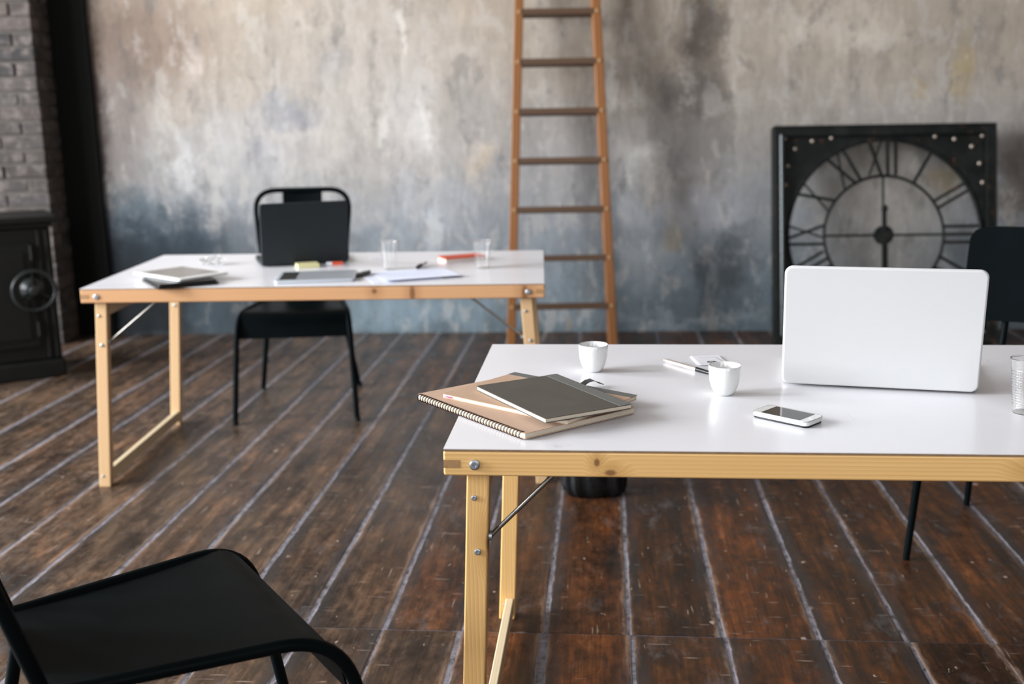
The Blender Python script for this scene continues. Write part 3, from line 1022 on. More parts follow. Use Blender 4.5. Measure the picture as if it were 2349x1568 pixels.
# ------------------------------------------------------------------ clock
def clock_mat():
    t = NT('rusty_iron')
    co = t.obj()
    n = t.noise(co, 9, 7, 0.65)
    c = t.mix(t.rng(n, 0.40, 0.75), (0.005, 0.006, 0.0055), (0.014, 0.0155, 0.014))
    c = t.mix(t.math('MULTIPLY', t.rng(t.noise(co, 15, 6, 0.7), 0.60, 0.74), 0.7), c, (0.12, 0.055, 0.030))
    t.set(Base_Color=c, Roughness=t.rng(n, 0.3, 0.7, 0.4, 0.65), Specular_IOR_Level=0.18)
    t.bump(n, 0.3, 0.004)
    return t.m


M['clock'] = clock_mat()
M['bead'] = plain('bead', (0.045, 0.052, 0.054), 0.30, metal=0.5, var=0.3)
M['rivet'] = plain('rivet', (0.36, 0.30, 0.25), 0.38, metal=0.7, var=0.3)


def make_clock():
    t = thing('wall_clock', 'large black square iron skeleton clock leaning on the wall', 'clock')
    lean = R(11.5)
    half = 0.578
    c = on_plane(2027, 537, Vector((0, 5.80, 0.57)), Vector((0, -math.cos(lean), -math.sin(lean))))
    # local frame: x right, z up in the face, y backwards; the foot rests on the floor
    Mr = Matrix.Rotation(R(-2.4), 4, 'Z') @ Matrix.Rotation(-lean, 4, 'X')
    zc = half * math.cos(lean) + 0.001
    d = ray(2026, 539)
    p = Vector((0, 0, CAM_H)) + d * ((zc - CAM_H) / d.z)
    t.matrix_world = Matrix.Translation(p) @ Mr
    m = M['clock']
    # angle-iron border
    fw, dep = 0.055, 0.085
    for k in range(4):
        Rk = Matrix.Rotation(k * math.pi / 2, 4, 'Y')
        bm = bmesh.new()
        box(bm, (-half, -dep / 2, half - 0.012), (half - 0.0125, dep / 2, half), Rk)
        box(bm, (-half + 0.013, -dep / 2, half - fw), (half - fw, -dep / 2 + 0.010, half - 0.0125), Rk)
        obj('border_bar', bm, m, t, bevel=0.002)
    for k in (3,):  # bead added on the left bar only, to catch the window highlight
        Rk = Matrix.Rotation(k * math.pi / 2, 4, 'Y')
        obj('highlight_bead', Tube([Rk @ Vector((-half + 0.05, -dep / 2 - 0.004, half - 0.040)), Rk @ Vector((half - 0.05, -dep / 2 - 0.004, half - 0.040))], 0.013, 12), M['bead'], t, smooth=60)
    # face plate with a round opening: four spandrel corners
    Ro, Ri = 0.500, 0.312
    inn = half - 0.014
    for k in range(4):
        poly = []
        n = 16
        a0 = math.pi / 2 * k
        arcp = [(Ro * math.cos(a0 + math.pi / 2 * i / n), Ro * math.sin(a0 + math.pi / 2 * i / n)) for i in range(n + 1)]
        ends = []
        for a in (a0, a0 + math.pi / 2):
            ends.append((inn * round(math.cos(a)), inn * round(math.sin(a))))
        corner = (ends[0][0] + ends[1][0], ends[0][1] + ends[1][1])
        bm = bmesh.new()
        F, B = [], []
        outer = [ends[0]] + [None] * (n - 1) + [ends[1]]
        for i in range(n + 1):
            s = i / n
            q = (ends[0][0] + (corner[0] - ends[0][0]) * min(1, 2 * s), ends[0][1] + (corner[1] - ends[0][1]) * min(1, 2 * s)) if s <= 0.5 else \
                (corner[0] + (ends[1][0] - corner[0]) * (2 * s - 1), corner[1] + (ends[1][1] - corner[1]) * (2 * s - 1))
            outer[i] = q
        for y, L in ((-0.012, F), (-0.004, B)):
            for i in range(n + 1):
                L.append((bm.verts.new((arcp[i][0], y, arcp[i][1])), bm.verts.new((outer[i][0], y, outer[i][1]))))
        for i in range(n):
            bm.faces.new((F[i][0], F[i][1], F[i + 1][1], F[i + 1][0]))
            bm.faces.new((B[i][0], B[i + 1][0], B[i + 1][1], B[i][1]))
            bm.faces.new((F[i][0], F[i + 1][0], B[i + 1][0], B[i][0]))
            bm.faces.new((F[i][1], B[i][1], B[i + 1][1], F[i + 1][1]))
        for i in (0, n):
            bm.faces.new((F[i][0], B[i][0], B[i][1], F[i][1]))
        obj('corner_plate', bm, m, t)
    for rad, wd, nm in ((Ro + 0.004, 0.011, 'outer_ring'), (Ri, 0.0085, 'inner_ring')):
        obj(nm, Tube([(rad * math.cos(2 * math.pi * k / 72), -0.008, rad * math.sin(2 * math.pi * k / 72)) for k in range(72)], wd, 8, True), m, t, smooth=60)
    # roman numerals, feet towards the middle
    words = ['XII', 'I', 'II', 'III', 'IV', 'V', 'VI', 'VII', 'VIII', 'IX', 'X', 'XI']
    wch = {'I': 0.042, 'V': 0.088, 'X': 0.088}
    r0, r1 = Ri + 0.004, Ro - 0.004
    for k, wd in enumerate(words):
        ang = R(30 * k)
        Rk = Matrix.Rotation(ang, 4, 'Y')
        bm = bmesh.new()
        tot = sum(wch[c_] for c_ in wd)
        xx = -tot / 2

        def bar(xa, xb, thick):
            L = Vector((xb - xa, 0, r1 - r0))
            ux = thick / 2
            vs = []
            for y in (-0.013, -0.003):
                for (px_, pz_) in ((xa - ux, r0), (xa + ux, r0), (xb + ux, r1), (xb - ux, r1)):
                    vs.append(bm.verts.new(Rk @ Vector((px_, y, pz_))))
            for f in ((0, 1, 2, 3), (7, 6, 5, 4), (0, 4, 5, 1), (1, 5, 6, 2), (2, 6, 7, 3), (3, 7, 4, 0)):
                bm.faces.new([vs[i] for i in f])
        for ch in wd:
            w_ = wch[ch]
            cxx = xx + w_ / 2
            if ch == 'I':
                bar(cxx, cxx, 0.016)
            elif ch == 'V':
                bar(cxx, cxx - w_ * 0.36, 0.017)
                bar(cxx, cxx + w_ * 0.36, 0.010)
            else:
                bar(cxx + w_ * 0.36, cxx - w_ * 0.36, 0.017)
                bar(cxx - w_ * 0.36, cxx + w_ * 0.36, 0.010)
            xx += w_
        obj('numeral', bm, m, t)
    # spokes, hub and hands
    for k in range(4):
        a = k * math.pi / 2
        obj('spoke', Tube([(0.05 * math.cos(a), 0.0, 0.05 * math.sin(a)), (Ri * math.cos(a), 0.0, Ri * math.sin(a))], 0.0065, 8), m, t, smooth=50)
    hub = obj('hub', Lathe([(0, -0.050), (0.012, -0.050), (0.016, -0.040), (0.030, -0.034), (0.047, -0.022), (0.050, -0.010), (0.050, 0.02), (0, 0.02)], 32,
                           Matrix.Rotation(math.pi / 2, 4, 'X') @ Matrix.Scale(-1, 4, (0, 0, 1)) @ Matrix.Scale(-1, 4, (0, 0, 1))), m, t, smooth=40)
    obj('hand', Box((-0.011, -0.028, 0.02), (0.011, -0.020, 0.135)), m, t, bevel=0.002)
    obj('hand_ball', Lathe([(0, -0.020), (0.012, -0.016), (0.019, 0), (0.012, 0.016), (0, 0.020)], 18, Matrix.Translation((0, -0.026, 0.138))), m, t, smooth=60)
    obj('hand', Box((-0.016, -0.030, -0.24), (0.016, -0.022, -0.02)), m, t, bevel=0.002)
    rv = None
    spots = []
    for sx in (-1, 1):
        for sz in (-1, 1):
            spots += [(sx * 0.46, sz * 0.46), (sx * 0.37, sz * 0.50), (sx * 0.50, sz * 0.37), (sx * 0.515, sz * 0.27), (sx * 0.27, sz * 0.515), (sx * 0.515, sz * 0.515)]
    for a, b in spots:
        if rv is None:
            rv = obj('bolt', Lathe([(0, 0.008), (0.008, 0.006), (0.0125, 0), (0.0125, -0.003), (0, -0.003)], 14, Matrix.Rotation(math.pi / 2, 4, 'X')), M['rivet'], t, smooth=50)
            rv.location = (a, -0.013, b)
        else:
            share('bolt', rv, t, (a, -0.013, b))
    return t


make_clock()


# ------------------------------------------------------------------ stove
def make_stove():
    p0 = at(156, 862, 0)
    t = thing('iron_stove', 'black cast iron stove with a round hand wheel in front of the brick pier', 'stove', p0, R(30))
    # local: x runs left (negative) along the front, y goes back
    m = M['stove_iron']
    W, D, H = 0.62, 0.40, 0.735
    obj('plinth', Box((-W, 0, 0), (0, D, 0.09)), m, t, bevel=0.012)
    obj('body', Box((-W + 0.012, 0.03, 0.0905), (-0.010, D - 0.02, H)), m, t, bevel=0.008)
    bm = bmesh.new()
    box(bm, (-W + 0.005, 0.012, H + 0.0005), (0.0, D, H + 0.025))
    box(bm, (-W - 0.01, -0.01, H + 0.0255), (0.025, D + 0.01, H + 0.055))
    obj('top_slab', bm, m, t, bevel=0.006)
    door = obj('door', Box((-W + 0.09, 0.008, 0.16), (-0.10, 0.0295, H - 0.07)), m, t, bevel=0.006)
    obj('door_panel', Box((-W + 0.13, -0.001, 0.20), (-0.14, 0.0078, H - 0.11)), m, door, bevel=0.004)
    for x0 in (-0.075, -0.040):
        obj('pilaster', Box((x0, 0.010, 0.10), (x0 + 0.018, 0.0295, H - 0.01)), m, t, bevel=0.005)
    for zz in (0.25, 0.62):
        obj('hinge', Tube([(-0.105, 0.004, zz - 0.035), (-0.105, 0.004, zz + 0.035)], 0.010, 10), m, door, smooth=50)
    # wheel: centre found on the front face
    n = Vector((math.sin(R(30)), -math.cos(R(30)), 0))
    c = on_plane(76, 664, p0 + n * 0.02, n)
    lc = Matrix.Rotation(R(-30), 4, 'Z') @ (c - p0)
    cx, cz = lc.x, lc.z
    wheel = obj('hand_wheel', Tube([(cx + 0.094 * math.cos(2 * math.pi * k / 40), -0.060, cz + 0.094 * math.sin(2 * math.pi * k / 40)) for k in range(40)], 0.010, 10, True), M['wheel'], t, smooth=60)
    for k in range(3):
        a = R(90 + 120 * k)
        obj('wheel_spoke', Tube([(cx, -0.052, cz), (cx + 0.092 * math.cos(a), -0.060, cz + 0.092 * math.sin(a))], 0.008, 8), m, wheel, smooth=60)
    obj('wheel_hub', Lathe([(0, 0.075), (0.02, 0.072), (0.03, 0.060), (0.032, 0.02), (0.055, 0.0), (0.055, -0.01), (0, -0.01)], 24,
                           Matrix.Translation((cx, -0.002, cz)) @ Matrix.Rotation(math.pi / 2, 4, 'X')), M['wheel'], wheel, smooth=40)
    return t


M['wheel'] = plain('wheel', (0.016, 0.018, 0.019), 0.30, var=0.3, Specular_IOR_Level=0.3)
make_stove()


# ------------------------------------------------------------------ bag
def make_bag():
    p = at(1367, 1140, 0)
    t = thing('leather_bag', 'black pleated leather bag standing on the floor behind the foreground table', 'bag', (p.x, p.y + 0.04, 0), R(5))
    bm = bmesh.new()
    prof = [(0.0, 0.80), (0.012, 0.93), (0.035, 0.99), (0.09, 1.0), (0.17, 0.97), (0.24, 0.90), (0.29, 0.78), (0.315, 0.66)]
    seg = 132
    rings = []
    for z, s in prof:
        ring = []
        for k in range(seg):
            a = 2 * math.pi * k / seg
            ca, sa = math.cos(a), math.sin(a)
            ex = 0.75
            px_ = math.copysign(abs(ca) ** ex, ca) * 0.105
            py_ = math.copysign(abs(sa) ** ex, sa) * 0.062
            f = s * (1 + 0.07 * math.sin(a * 11 + 1.3 * math.sin(z * 9)) + 0.02 * math.sin(a * 5 + z * 20))
            ring.append(bm.verts.new((px_ * f, py_ * f, z)))
        rings.append(ring)
    for A, B in zip(rings, rings[1:]):
        for k in range(seg):
            bm.faces.new((A[k], A[(k + 1) % seg], B[(k + 1) % seg], B[k]))
    bm.faces.new(rings[0][::-1])
    bm.faces.new(rings[-1])
    obj('body', bm, M['leather'], t, smooth=60)
    obj('flap', Box((-0.07, -0.062, 0.20), (0.07, -0.056, 0.29), Matrix.Rotation(R(-8), 4, 'X') @ Matrix.Translation((0, 0.018, 0.01))), M['leather'], t, bevel=0.002)
    for s in (-1, 1):
        obj('handle', Tube([(-0.05, s * 0.03, 0.300), (-0.045, s * 0.034, 0.35), (-0.02, s * 0.036, 0.375), (0.02, s * 0.036, 0.375), (0.045, s * 0.034, 0.35), (0.05, s * 0.03, 0.300)], 0.006, 8), M['leather'], t, smooth=60)


M['leather'] = plain('leather', (0.006, 0.007, 0.008), 0.30, var=0.3, scale=60, bump=0.25)
make_bag()

# ------------------------------------------------------------------ things on the near table
M['kraft'] = plain('kraft', (0.50, 0.335, 0.24), 0.75, var=0.10, scale=40, bump=0.05)
M['kraft2'] = plain('kraft2', (0.47, 0.31, 0.21), 0.75, var=0.10, scale=40, bump=0.05)
M['paper_edge'] = plain('paper_edge', (0.62, 0.54, 0.43), 0.85, var=0.12, scale=220)
M['dark_cover'] = plain('dark_cover', (0.072, 0.063, 0.051), 0.62, var=0.22, scale=22, bump=0.08)
M['grey_tape'] = plain('grey_tape', (0.12, 0.12, 0.112), 0.7, var=0.12, scale=80)
M['wire'] = plain('wire', (0.035, 0.028, 0.032), 0.3, metal=0.8)
M['black_plastic'] = plain('black_plastic', (0.007, 0.008, 0.009), 0.28, Specular_IOR_Level=0.35)
M['porcelain'] = plain('porcelain', (0.72, 0.72, 0.71), 0.12, var=0.01, Coat_Weight=0.4, Coat_Roughness=0.05)
M['white_plastic'] = plain('white_plastic', (0.74, 0.74, 0.735), 0.30, var=0.01)
M['silver'] = plain('silver', (0.78, 0.72, 0.69), 0.26, metal=0.85)
M['card'] = plain('card', (0.76, 0.75, 0.80), 0.6, var=0.02)
M['print_grey'] = plain('print_grey', (0.52, 0.51, 0.58), 0.7)
M['ink'] = plain('ink', (0.02, 0.02, 0.02), 0.5)
M['pink'] = plain('pink', (0.80, 0.12, 0.38), 0.5)


def notebook(name, label, z0, th, pts, cover, spine=None, coil=False, group='notebooks piled on the foreground table', bookmark=None):
    """pts: left, near, right, far corners of the cover as seen (top surface)"""
    c, a, w, h = quad(z0 + th, pts)
    t = thing(name, label, 'notebook', (c.x, c.y, z0), a, group)
    ov = 0.0015
    ct = 0.0012
    obj('pages', Box((-w / 2 + ov, -h / 2 + ov, ct), (w / 2 - ov, h / 2 - ov, th - ct)), M['paper_edge'], t)
    for zz, nm in ((0.0, 'back_cover'), (th - ct, 'front_cover')):
        obj(nm, Prism(rrect(w, h, 0.006, 4), zz, zz + ct), cover, t)
    return t, w, h, th


z = TT + 0.0022
t, w, h, th = notebook('spiral_notebook', 'large kraft spiral notebook at the bottom of the pile', z, 0.011,
                       [(966, 910), (1221, 994), (1441, 934), (1186, 850)], M['kraft'])
bm = bmesh.new()
nc = 38
for k in range(nc):
    xx = -w / 2 + 0.010 + (w - 0.020) * k / (nc - 1)
    for dx in (-0.0011, 0.0011):
        pts = [(xx + dx, -h / 2 + 0.0015 + 0.0072 * math.cos(R(a)), th / 2 + 0.0068 * math.sin(R(a))) for a in range(0, 360, 30)]
        tube(bm, pts, 0.00055, 5, True)
obj('wire_coil', bm, M['wire'], t, smooth=60)
z += 0.0115
t, w, h, th = notebook('kraft_notebook', 'kraft notebook with a grey spine strip in the middle of the pile', z, 0.008,
                       [(1022, 904), (1311, 966), (1454, 905), (1173, 852)], M['kraft2'])
obj('spine_strip', Box((-w / 2, h / 2 - 0.022, th + 0.0001), (w / 2, h / 2 + 0.0004, th + 0.0006)), M['grey_tape'], t)
obj('page_tab', Box((-w / 2 + 0.012, -h / 2 - 0.005, th * 0.5), (-w / 2 + 0.026, -h / 2 + 0.003, th * 0.5 + 0.0006)), M['pink'], t)
# black elastic ribbon that sticks out at the far side
pts = [(0.000, 0.0), (0.012, 0.002), (0.024, 0.009), (0.036, 0.011), (0.048, 0.004), (0.058, 0.0005)]
q0 = at(1322, 878, z)
rows = []
rotm = Matrix.Rotation(-t.rotation_euler.z, 4, 'Z')
lp = rotm @ (q0 - Vector((t.location.x, t.location.y, z)))
dirw = rotm @ Vector((0.92, 0.38, 0))
side = rotm @ Vector((-0.38, 0.92, 0))
for d_, zz in pts:
    rows.append([tuple(lp + dirw * d_ + side * s + Vector((0, 0, zz + 0.002 - 0.010))) for s in (-0.010, 0.010)])
obj('ribbon', sheet(rows, 0.0012), M['ink'], t, smooth=60)
z += 0.0085
t, w, h, th = notebook('dark_notebook', 'dark grey-brown notebook with a grey spine on top of the pile', z, 0.009,
                       [(1098, 888), (1257, 961), (1443, 925), (1270, 854)], M['dark_cover'])
obj('spine_strip', Box((-w / 2 + 0.0, h / 2 - 0.026, th + 0.0001), (w / 2, h / 2 + 0.0004, th + 0.0006)), M['grey_tape'], t)


def espresso_cup(label, px, py):
    p = at(px, py, TT)
    t = thing('espresso_cup', label, 'cup', (p.x, p.y, TT + 0.0003), 0, 'white espresso cups')
    prof = [(0, 0.0015), (0.013, 0.0015), (0.0145, 0), (0.0165, 0.0006), (0.0215, 0.007), (0.0265, 0.017), (0.0298, 0.030), (0.0312, 0.044), (0.0318, 0.0585), (0.0310, 0.0600), (0.0298, 0.0588),
            (0.0290, 0.044), (0.0275, 0.030), (0.0240, 0.018), (0.017, 0.009), (0.008, 0.0065), (0, 0.006)]
    obj('bowl', Lathe(prof, 48), M['porcelain'], t, smooth=50)
    obj('coffee_dregs', Lathe([(0, 0.0066), (0.0085, 0.0071), (0.0087, 0.0069), (0, 0.0062)], 24), M['dregs'], t, smooth=50)
    return t


M['dregs'] = plain('dregs', (0.55, 0.50, 0.44), 0.3)
espresso_cup('white espresso cup beside the notebook pile', 1361, 851)
espresso_cup('white espresso cup in front of the silver pen', 1661, 904)

# pen
p0, p1 = at(1524, 826, TT + 0.005), at(1627, 855, TT + 0.005)
d = p1 - p0
t = thing('ballpoint_pen', 'silver pen with a black grip lying behind the cup', 'pen', (p0.x, p0.y, TT + 0.0052), math.atan2(d.y, d.x))
RX = Matrix.Rotation(math.pi / 2, 4, 'Y')
L = d.length
obj('barrel', Lathe([(0, 0.006), (0.0042, 0.006), (0.0050, 0.012), (0.0050, L * 0.72), (0, L * 0.72)], 16, RX), M['silver'], t, smooth=40)
obj('button', Lathe([(0, -0.002), (0.0030, 0.0), (0.0030, 0.0058), (0, 0.0058)], 14, RX), M['screw'], t, smooth=40)
obj('grip', Lathe([(0, L * 0.722), (0.0052, L * 0.722), (0.0052, L * 0.80), (0.0040, L * 0.99), (0.0015, L * 1.06), (0, L * 1.06)], 16, RX), M['black_plastic'], t, smooth=40)

# business cards
c, a, w, h = quad(TT + 0.002, [(1599, 838), (1663, 834), (1655, 815), (1591, 815)])
for k in range(3):
    t = thing('business_card', ['white business card at the bottom of the small stack behind the pen', 'white business card in the middle of the small stack behind the pen', 'white business card with a black oval emblem on top of the stack'][k], 'card',
              (c.x + 0.002 * k - 0.003, c.y - 0.0015 * k, TT + 0.0003 + 0.0009 * k), a + R(1.6 * k - 2), 'business cards')
    obj('card_sheet', Box((-w / 2, -h / 2, 0), (w / 2, h / 2, 0.0006)), M['card'], t)
    if k == 2:
        obj('emblem', Lathe([(0, 0.00062), (1, 0.00062), (1, 0.00075), (0, 0.00075)], 28, Matrix.Translation((0.000, -h * 0.20, 0)) @ Matrix.Diagonal((0.0118, 0.0088, 1, 1))), M['ink'], t)
        obj('emblem_script', Tube([(-0.006 + 0.0011 * i, -h * 0.20 + 0.0022 * math.sin(i * 1.9), 0.0008) for i in range(8)], 0.0004, 5), M['card'], t)
        for yy, x0, x1 in ((0.30, -0.34, 0.34), (0.23, -0.34, 0.30), (0.02, -0.34, -0.02), (0.02, 0.04, 0.34)):
            obj('print_line', Box((x0 * w, yy * h, 0.00062), (x1 * w, yy * h + 0.0022, 0.0007)), M['print_grey'], t)
# small dark twig-like clip beside the cards
p0 = at(1659, 834, TT)
t = thing('hair_clip', 'tiny dark two-pronged clip beside the business cards', 'clip', (p0.x + 0.004, p0.y, TT + 0.0016), R(95))
obj('prong', Tube([(0, 0, 0), (0.03, 0.003, 0), (0.055, 0.006, 0)], 0.0014, 6), M['ink'], t, smooth=60)
obj('prong', Tube([(0, 0, 0), (0.025, -0.0035, 0), (0.048, -0.006, 0)], 0.0012, 6), M['ink'], t, smooth=60)

# phone
c, a, w, h = quad(TT + 0.0125, [(1721, 941), (1851, 968), (1892, 953), (1767, 927)])
t = thing('smartphone', 'white smartphone lying face up on the foreground table', 'phone', (c.x, c.y, TT + 0.0003), a)
obj('back_shell', Prism(rrect(w - 0.002, h - 0.002, 0.010, 8), 0.0, 0.0034), M['black_plastic'], t, bevel=0.0008)
obj('body', Prism(rrect(w, h, 0.010, 8), 0.0035, 0.0116), M['white_plastic'], t, bevel=0.0010)
obj('bezel', Tube([(x_, y_, 0.0112) for x_, y_ in rrect(w, h, 0.010, 8)], 0.0007, 6, True), M['steel'], t, smooth=60)
M['screen_dark'] = plain('screen_dark', (0.018, 0.017, 0.015), 0.06, Specular_IOR_Level=0.6)
M['screen_light'] = plain('screen_light', (0.22, 0.235, 0.235), 0.06, Specular_IOR_Level=0.6)
obj('front_glass', Prism(rrect(w - 0.003, h - 0.003, 0.0095, 8), 0.0116, 0.0119), M['porcelain'], t)
scr = obj('screen', Box((-w * 0.345, -h * 0.44, 0.0119), (w * 0.35, h * 0.44, 0.0121)), M['screen_dark'], t)
obj('home_button', Lathe([(0, 0.0119), (0.0048, 0.0119), (0.0048, 0.0122), (0, 0.0122)], 20, Matrix.Translation((w * 0.425, 0, 0))), M['card'], t)


# laptops
def laptop(name, label, pl, pr, lid_w_scale, lid_h, tilt, mats, depth, base_th, lid_th, corner):
    A, B = at(*pl, TT + 0.008), at(*pr, TT + 0.008)
    d_ = B - A
    c_ = (A + B) / 2
    w_ = d_.length * lid_w_scale
    t_ = thing(name, label, 'laptop', (c_.x, c_.y, TT + 0.0004), math.atan2(d_.y, d_.x))
    lid_m, base_m, key_m, scr_m = mats
    b_ = obj('base', Prism(rrect(w_, depth, corner, 8, 0, depth / 2 + 0.004), 0.002, base_th), base_m, t_, bevel=0.003)
    for sx in (-1, 1):
        for yy in (0.02, depth - 0.02):
            obj('foot', Lathe([(0, 0), (0.006, 0), (0.006, 0.0025), (0, 0.0025)], 12, Matrix.Translation((sx * (w_ / 2 - 0.03), yy, 0))), M['black_plastic'], b_)
    kb = obj('keyboard', Prism(rrect(w_ * 0.86, depth * 0.44, 0.004, 4, 0, depth * 0.30), base_th, base_th + 0.0006), base_m, b_)
    bm_ = bmesh.new()
    for r_ in range(5):
        for q_ in range(13):
            kx = -w_ * 0.42 + w_ * 0.84 * (q_ + 0.08) / 13
            ky = depth * 0.10 + depth * 0.40 * (r_ + 0.08) / 5
            box(bm_, (kx, ky, base_th + 0.0007), (kx + w_ * 0.84 * 0.84 / 13, ky + depth * 0.4 * 0.84 / 5, base_th + 0.0022))
    ks = obj('keys', bm_, key_m, b_)
    ks['kind'] = 'stuff'
    obj('trackpad', Prism(rrect(w_ * 0.28, depth * 0.27, 0.003, 4, 0, depth * 0.76), base_th, base_th + 0.0004), key_m, b_)
    obj('hinge', Tube([(-w_ * 0.36, 0.001, base_th - 0.001), (w_ * 0.36, 0.001, base_th - 0.001)], 0.0045, 10), M['black_plastic'], t_, smooth=50)
    # lid stands on the hinge line and leans away from the keyboard
    Ml = Matrix.Translation((0, -0.002, 0.0055)) @ Matrix.Rotation(tilt, 4, 'X') @ Matrix.Rotation(math.pi / 2, 4, 'X')
    lid = obj('lid', Prism(rrect(w_, lid_h, corner, 10, 0, lid_h / 2), -0.001, lid_th, Ml), lid_m, t_, bevel=min(0.005, lid_th * 0.48), seg=4)
    obj('screen', Prism(rrect(w_ * 0.93, lid_h * 0.88, 0.003, 3, 0, lid_h * 0.52), -0.0016, -0.0010, Ml), scr_m, lid)
    return t_


M['laptop_black'] = plain('laptop_black', (0.010, 0.0145, 0.0175), 0.5, var=0.15, scale=200, Specular_IOR_Level=0.3)
M['key_white'] = plain('key_white', (0.7, 0.7, 0.7), 0.5)
M['lid_white'] = plain('lid_white', (0.56, 0.56, 0.56), 0.36, var=0.004, scale=400)
laptop('open_laptop', 'open white laptop with its lid towards the viewer', (1793, 872), (2243, 894), 1.0, 0.250, R(8.5), (M['lid_white'], M['lid_white'], M['key_white'], M['screen_dark']), 0.245, 0.016, 0.010, 0.016)
laptop('open_laptop', 'open black laptop standing on the far table', (600, 608), (800, 596), 1.0, 0.234, R(9), (M['laptop_black'], M['laptop_black'], M['black_plastic'], M['screen_dark']), 0.215, 0.018, 0.009, 0.012)


# plastic cups
def clear_mat(name, tint=(1, 1, 1)):
    t_ = NT(name)
    t_.set(Base_Color=tint, Roughness=t_.rng(t_.noise(t_.obj(), 40), 0.3, 0.7, 0.03, 0.08), Transmission_Weight=0.965, IOR=1.42)
    return t_.m


M['clear'] = clear_mat('clear_plastic')


def plastic_cup(label, px, py, hh=0.098, rb=0.0225, rt=0.0330, ribs=True, loc=None):
    p = loc or at(px, py, TT)
    t_ = thing('plastic_cup', label, 'cup', (p.x, p.y, TT + 0.0003), 0, 'clear disposable cups')
    out, inn = [], []
    n = 120 if ribs else 14
    for k in range(n + 1):
        s = k / n
        r_ = rb + (rt - rb) * s
        if ribs and 0.12 < s < 0.82:
            r_ += 0.0008 * math.sin(s * 2 * math.pi * 20)
        out.append((r_, hh * s))
        inn.append((r_ - 0.0006, max(0.0012, hh * s)))
    prof = [(0, 0.0006)] + out + [(rt + 0.0016, hh + 0.0004), (rt + 0.0018, hh + 0.0022), (rt + 0.0004, hh + 0.0030), (rt - 0.0008, hh + 0.0016)] + inn[::-1] + [(0, 0.0012)]
    obj('cup_wall', Lathe(prof, 56), M['clear'], t_, smooth=60)
    return t_


plastic_cup('clear ribbed plastic cup at the right edge beside the white laptop', 2352, 940, hh=0.100, rb=0.0215, rt=0.0305, loc=Vector((0.945, 1.955, 0)))
plastic_cup('clear plastic cup beside the black laptop on the far table', 894, 617, hh=0.098, rb=0.022, rt=0.031, ribs=False)
plastic_cup('clear plastic cup standing in front of the red box on the far table', 1108, 614, hh=0.094, rb=0.024, rt=0.034, ribs=False)

# ------------------------------------------------------------------ things on the far table
c, a, w, h = quad(TT + 0.016, [(328, 636), (364, 655), (500, 640), (455, 621)])
t = thing('tablet_case', 'black folio case under the white tablet', 'case', (c.x, c.y, TT + 0.0004), a)
obj('shell', Prism(rrect(w, h, 0.010, 5), 0.0, 0.009), M['black_plastic'], t, bevel=0.002)
obj('flap', Prism(rrect(w - 0.01, h - 0.01, 0.010, 5), 0.0092, 0.0165), M['leather'], t, bevel=0.002)
c, a, w, h = quad(TT + 0.027, [(311, 624), (421, 641), (516, 622), (408, 607)])
t = thing('tablet', 'white framed tablet with a grey screen lying on the black case', 'tablet', (c.x, c.y, TT + 0.0175), a)
obj('body', Prism(rrect(w, h, 0.012, 6), 0.0, 0.009), M['white_plastic'], t, bevel=0.0025)
M['screen_grey'] = plain('screen_grey', (0.20, 0.175, 0.155), 0.12)
obj('screen', Prism(rrect(w * 0.80, h * 0.84, 0.001, 2), 0.009, 0.0094), M['screen_grey'], t)
obj('home_button', Lathe([(0, 0.009), (0.006, 0.009), (0.006, 0.0093), (0, 0.0093)], 18, Matrix.Translation((w * 0.45, 0, 0))), M['card'], t)

M['gt_grey'] = plain('gt_grey', (0.27, 0.285, 0.31), 0.45)
M['gt_rim'] = plain('gt_rim', (0.42, 0.45, 0.49), 0.4)
c, a, w, h = quad(TT + 0.010, [(627, 645), (815, 639), (818, 618), (646, 623)])
t = thing('graphics_tablet', 'grey graphics tablet with a black panel on the far table', 'graphics tablet', (c.x, c.y, TT + 0.0004), a)
obj('body', Prism(rrect(w, h, 0.012, 6), 0.0, 0.010), M['gt_rim'], t, bevel=0.002)
obj('drawing_area', Box((-w * 0.24, -h * 0.44, 0.010), (w * 0.47, h * 0.44, 0.0105)), M['gt_grey'], t)
obj('button_panel', Box((-w * 0.45, -h * 0.40, 0.010), (-w * 0.245, h * 0.40, 0.0106)), M['ink'], t)
p = at(826, 633, TT)
t = thing('pen_holder', 'small black plastic stub at the right end of the graphics tablet', 'holder', (p.x + 0.010, p.y, TT + 0.0004), R(70))
obj('body', Prism(rrect(0.075, 0.022, 0.008, 5), 0, 0.014), M['black_plastic'], t, bevel=0.003)
obj('collar', Lathe([(0, 0), (0.007, 0), (0.007, 0.012), (0.004, 0.016), (0, 0.016)], 14, Matrix.Translation((0.0375, 0, 0.007)) @ Matrix.Rotation(math.pi / 2, 4, 'Y')), M['black_plastic'], t, smooth=40)

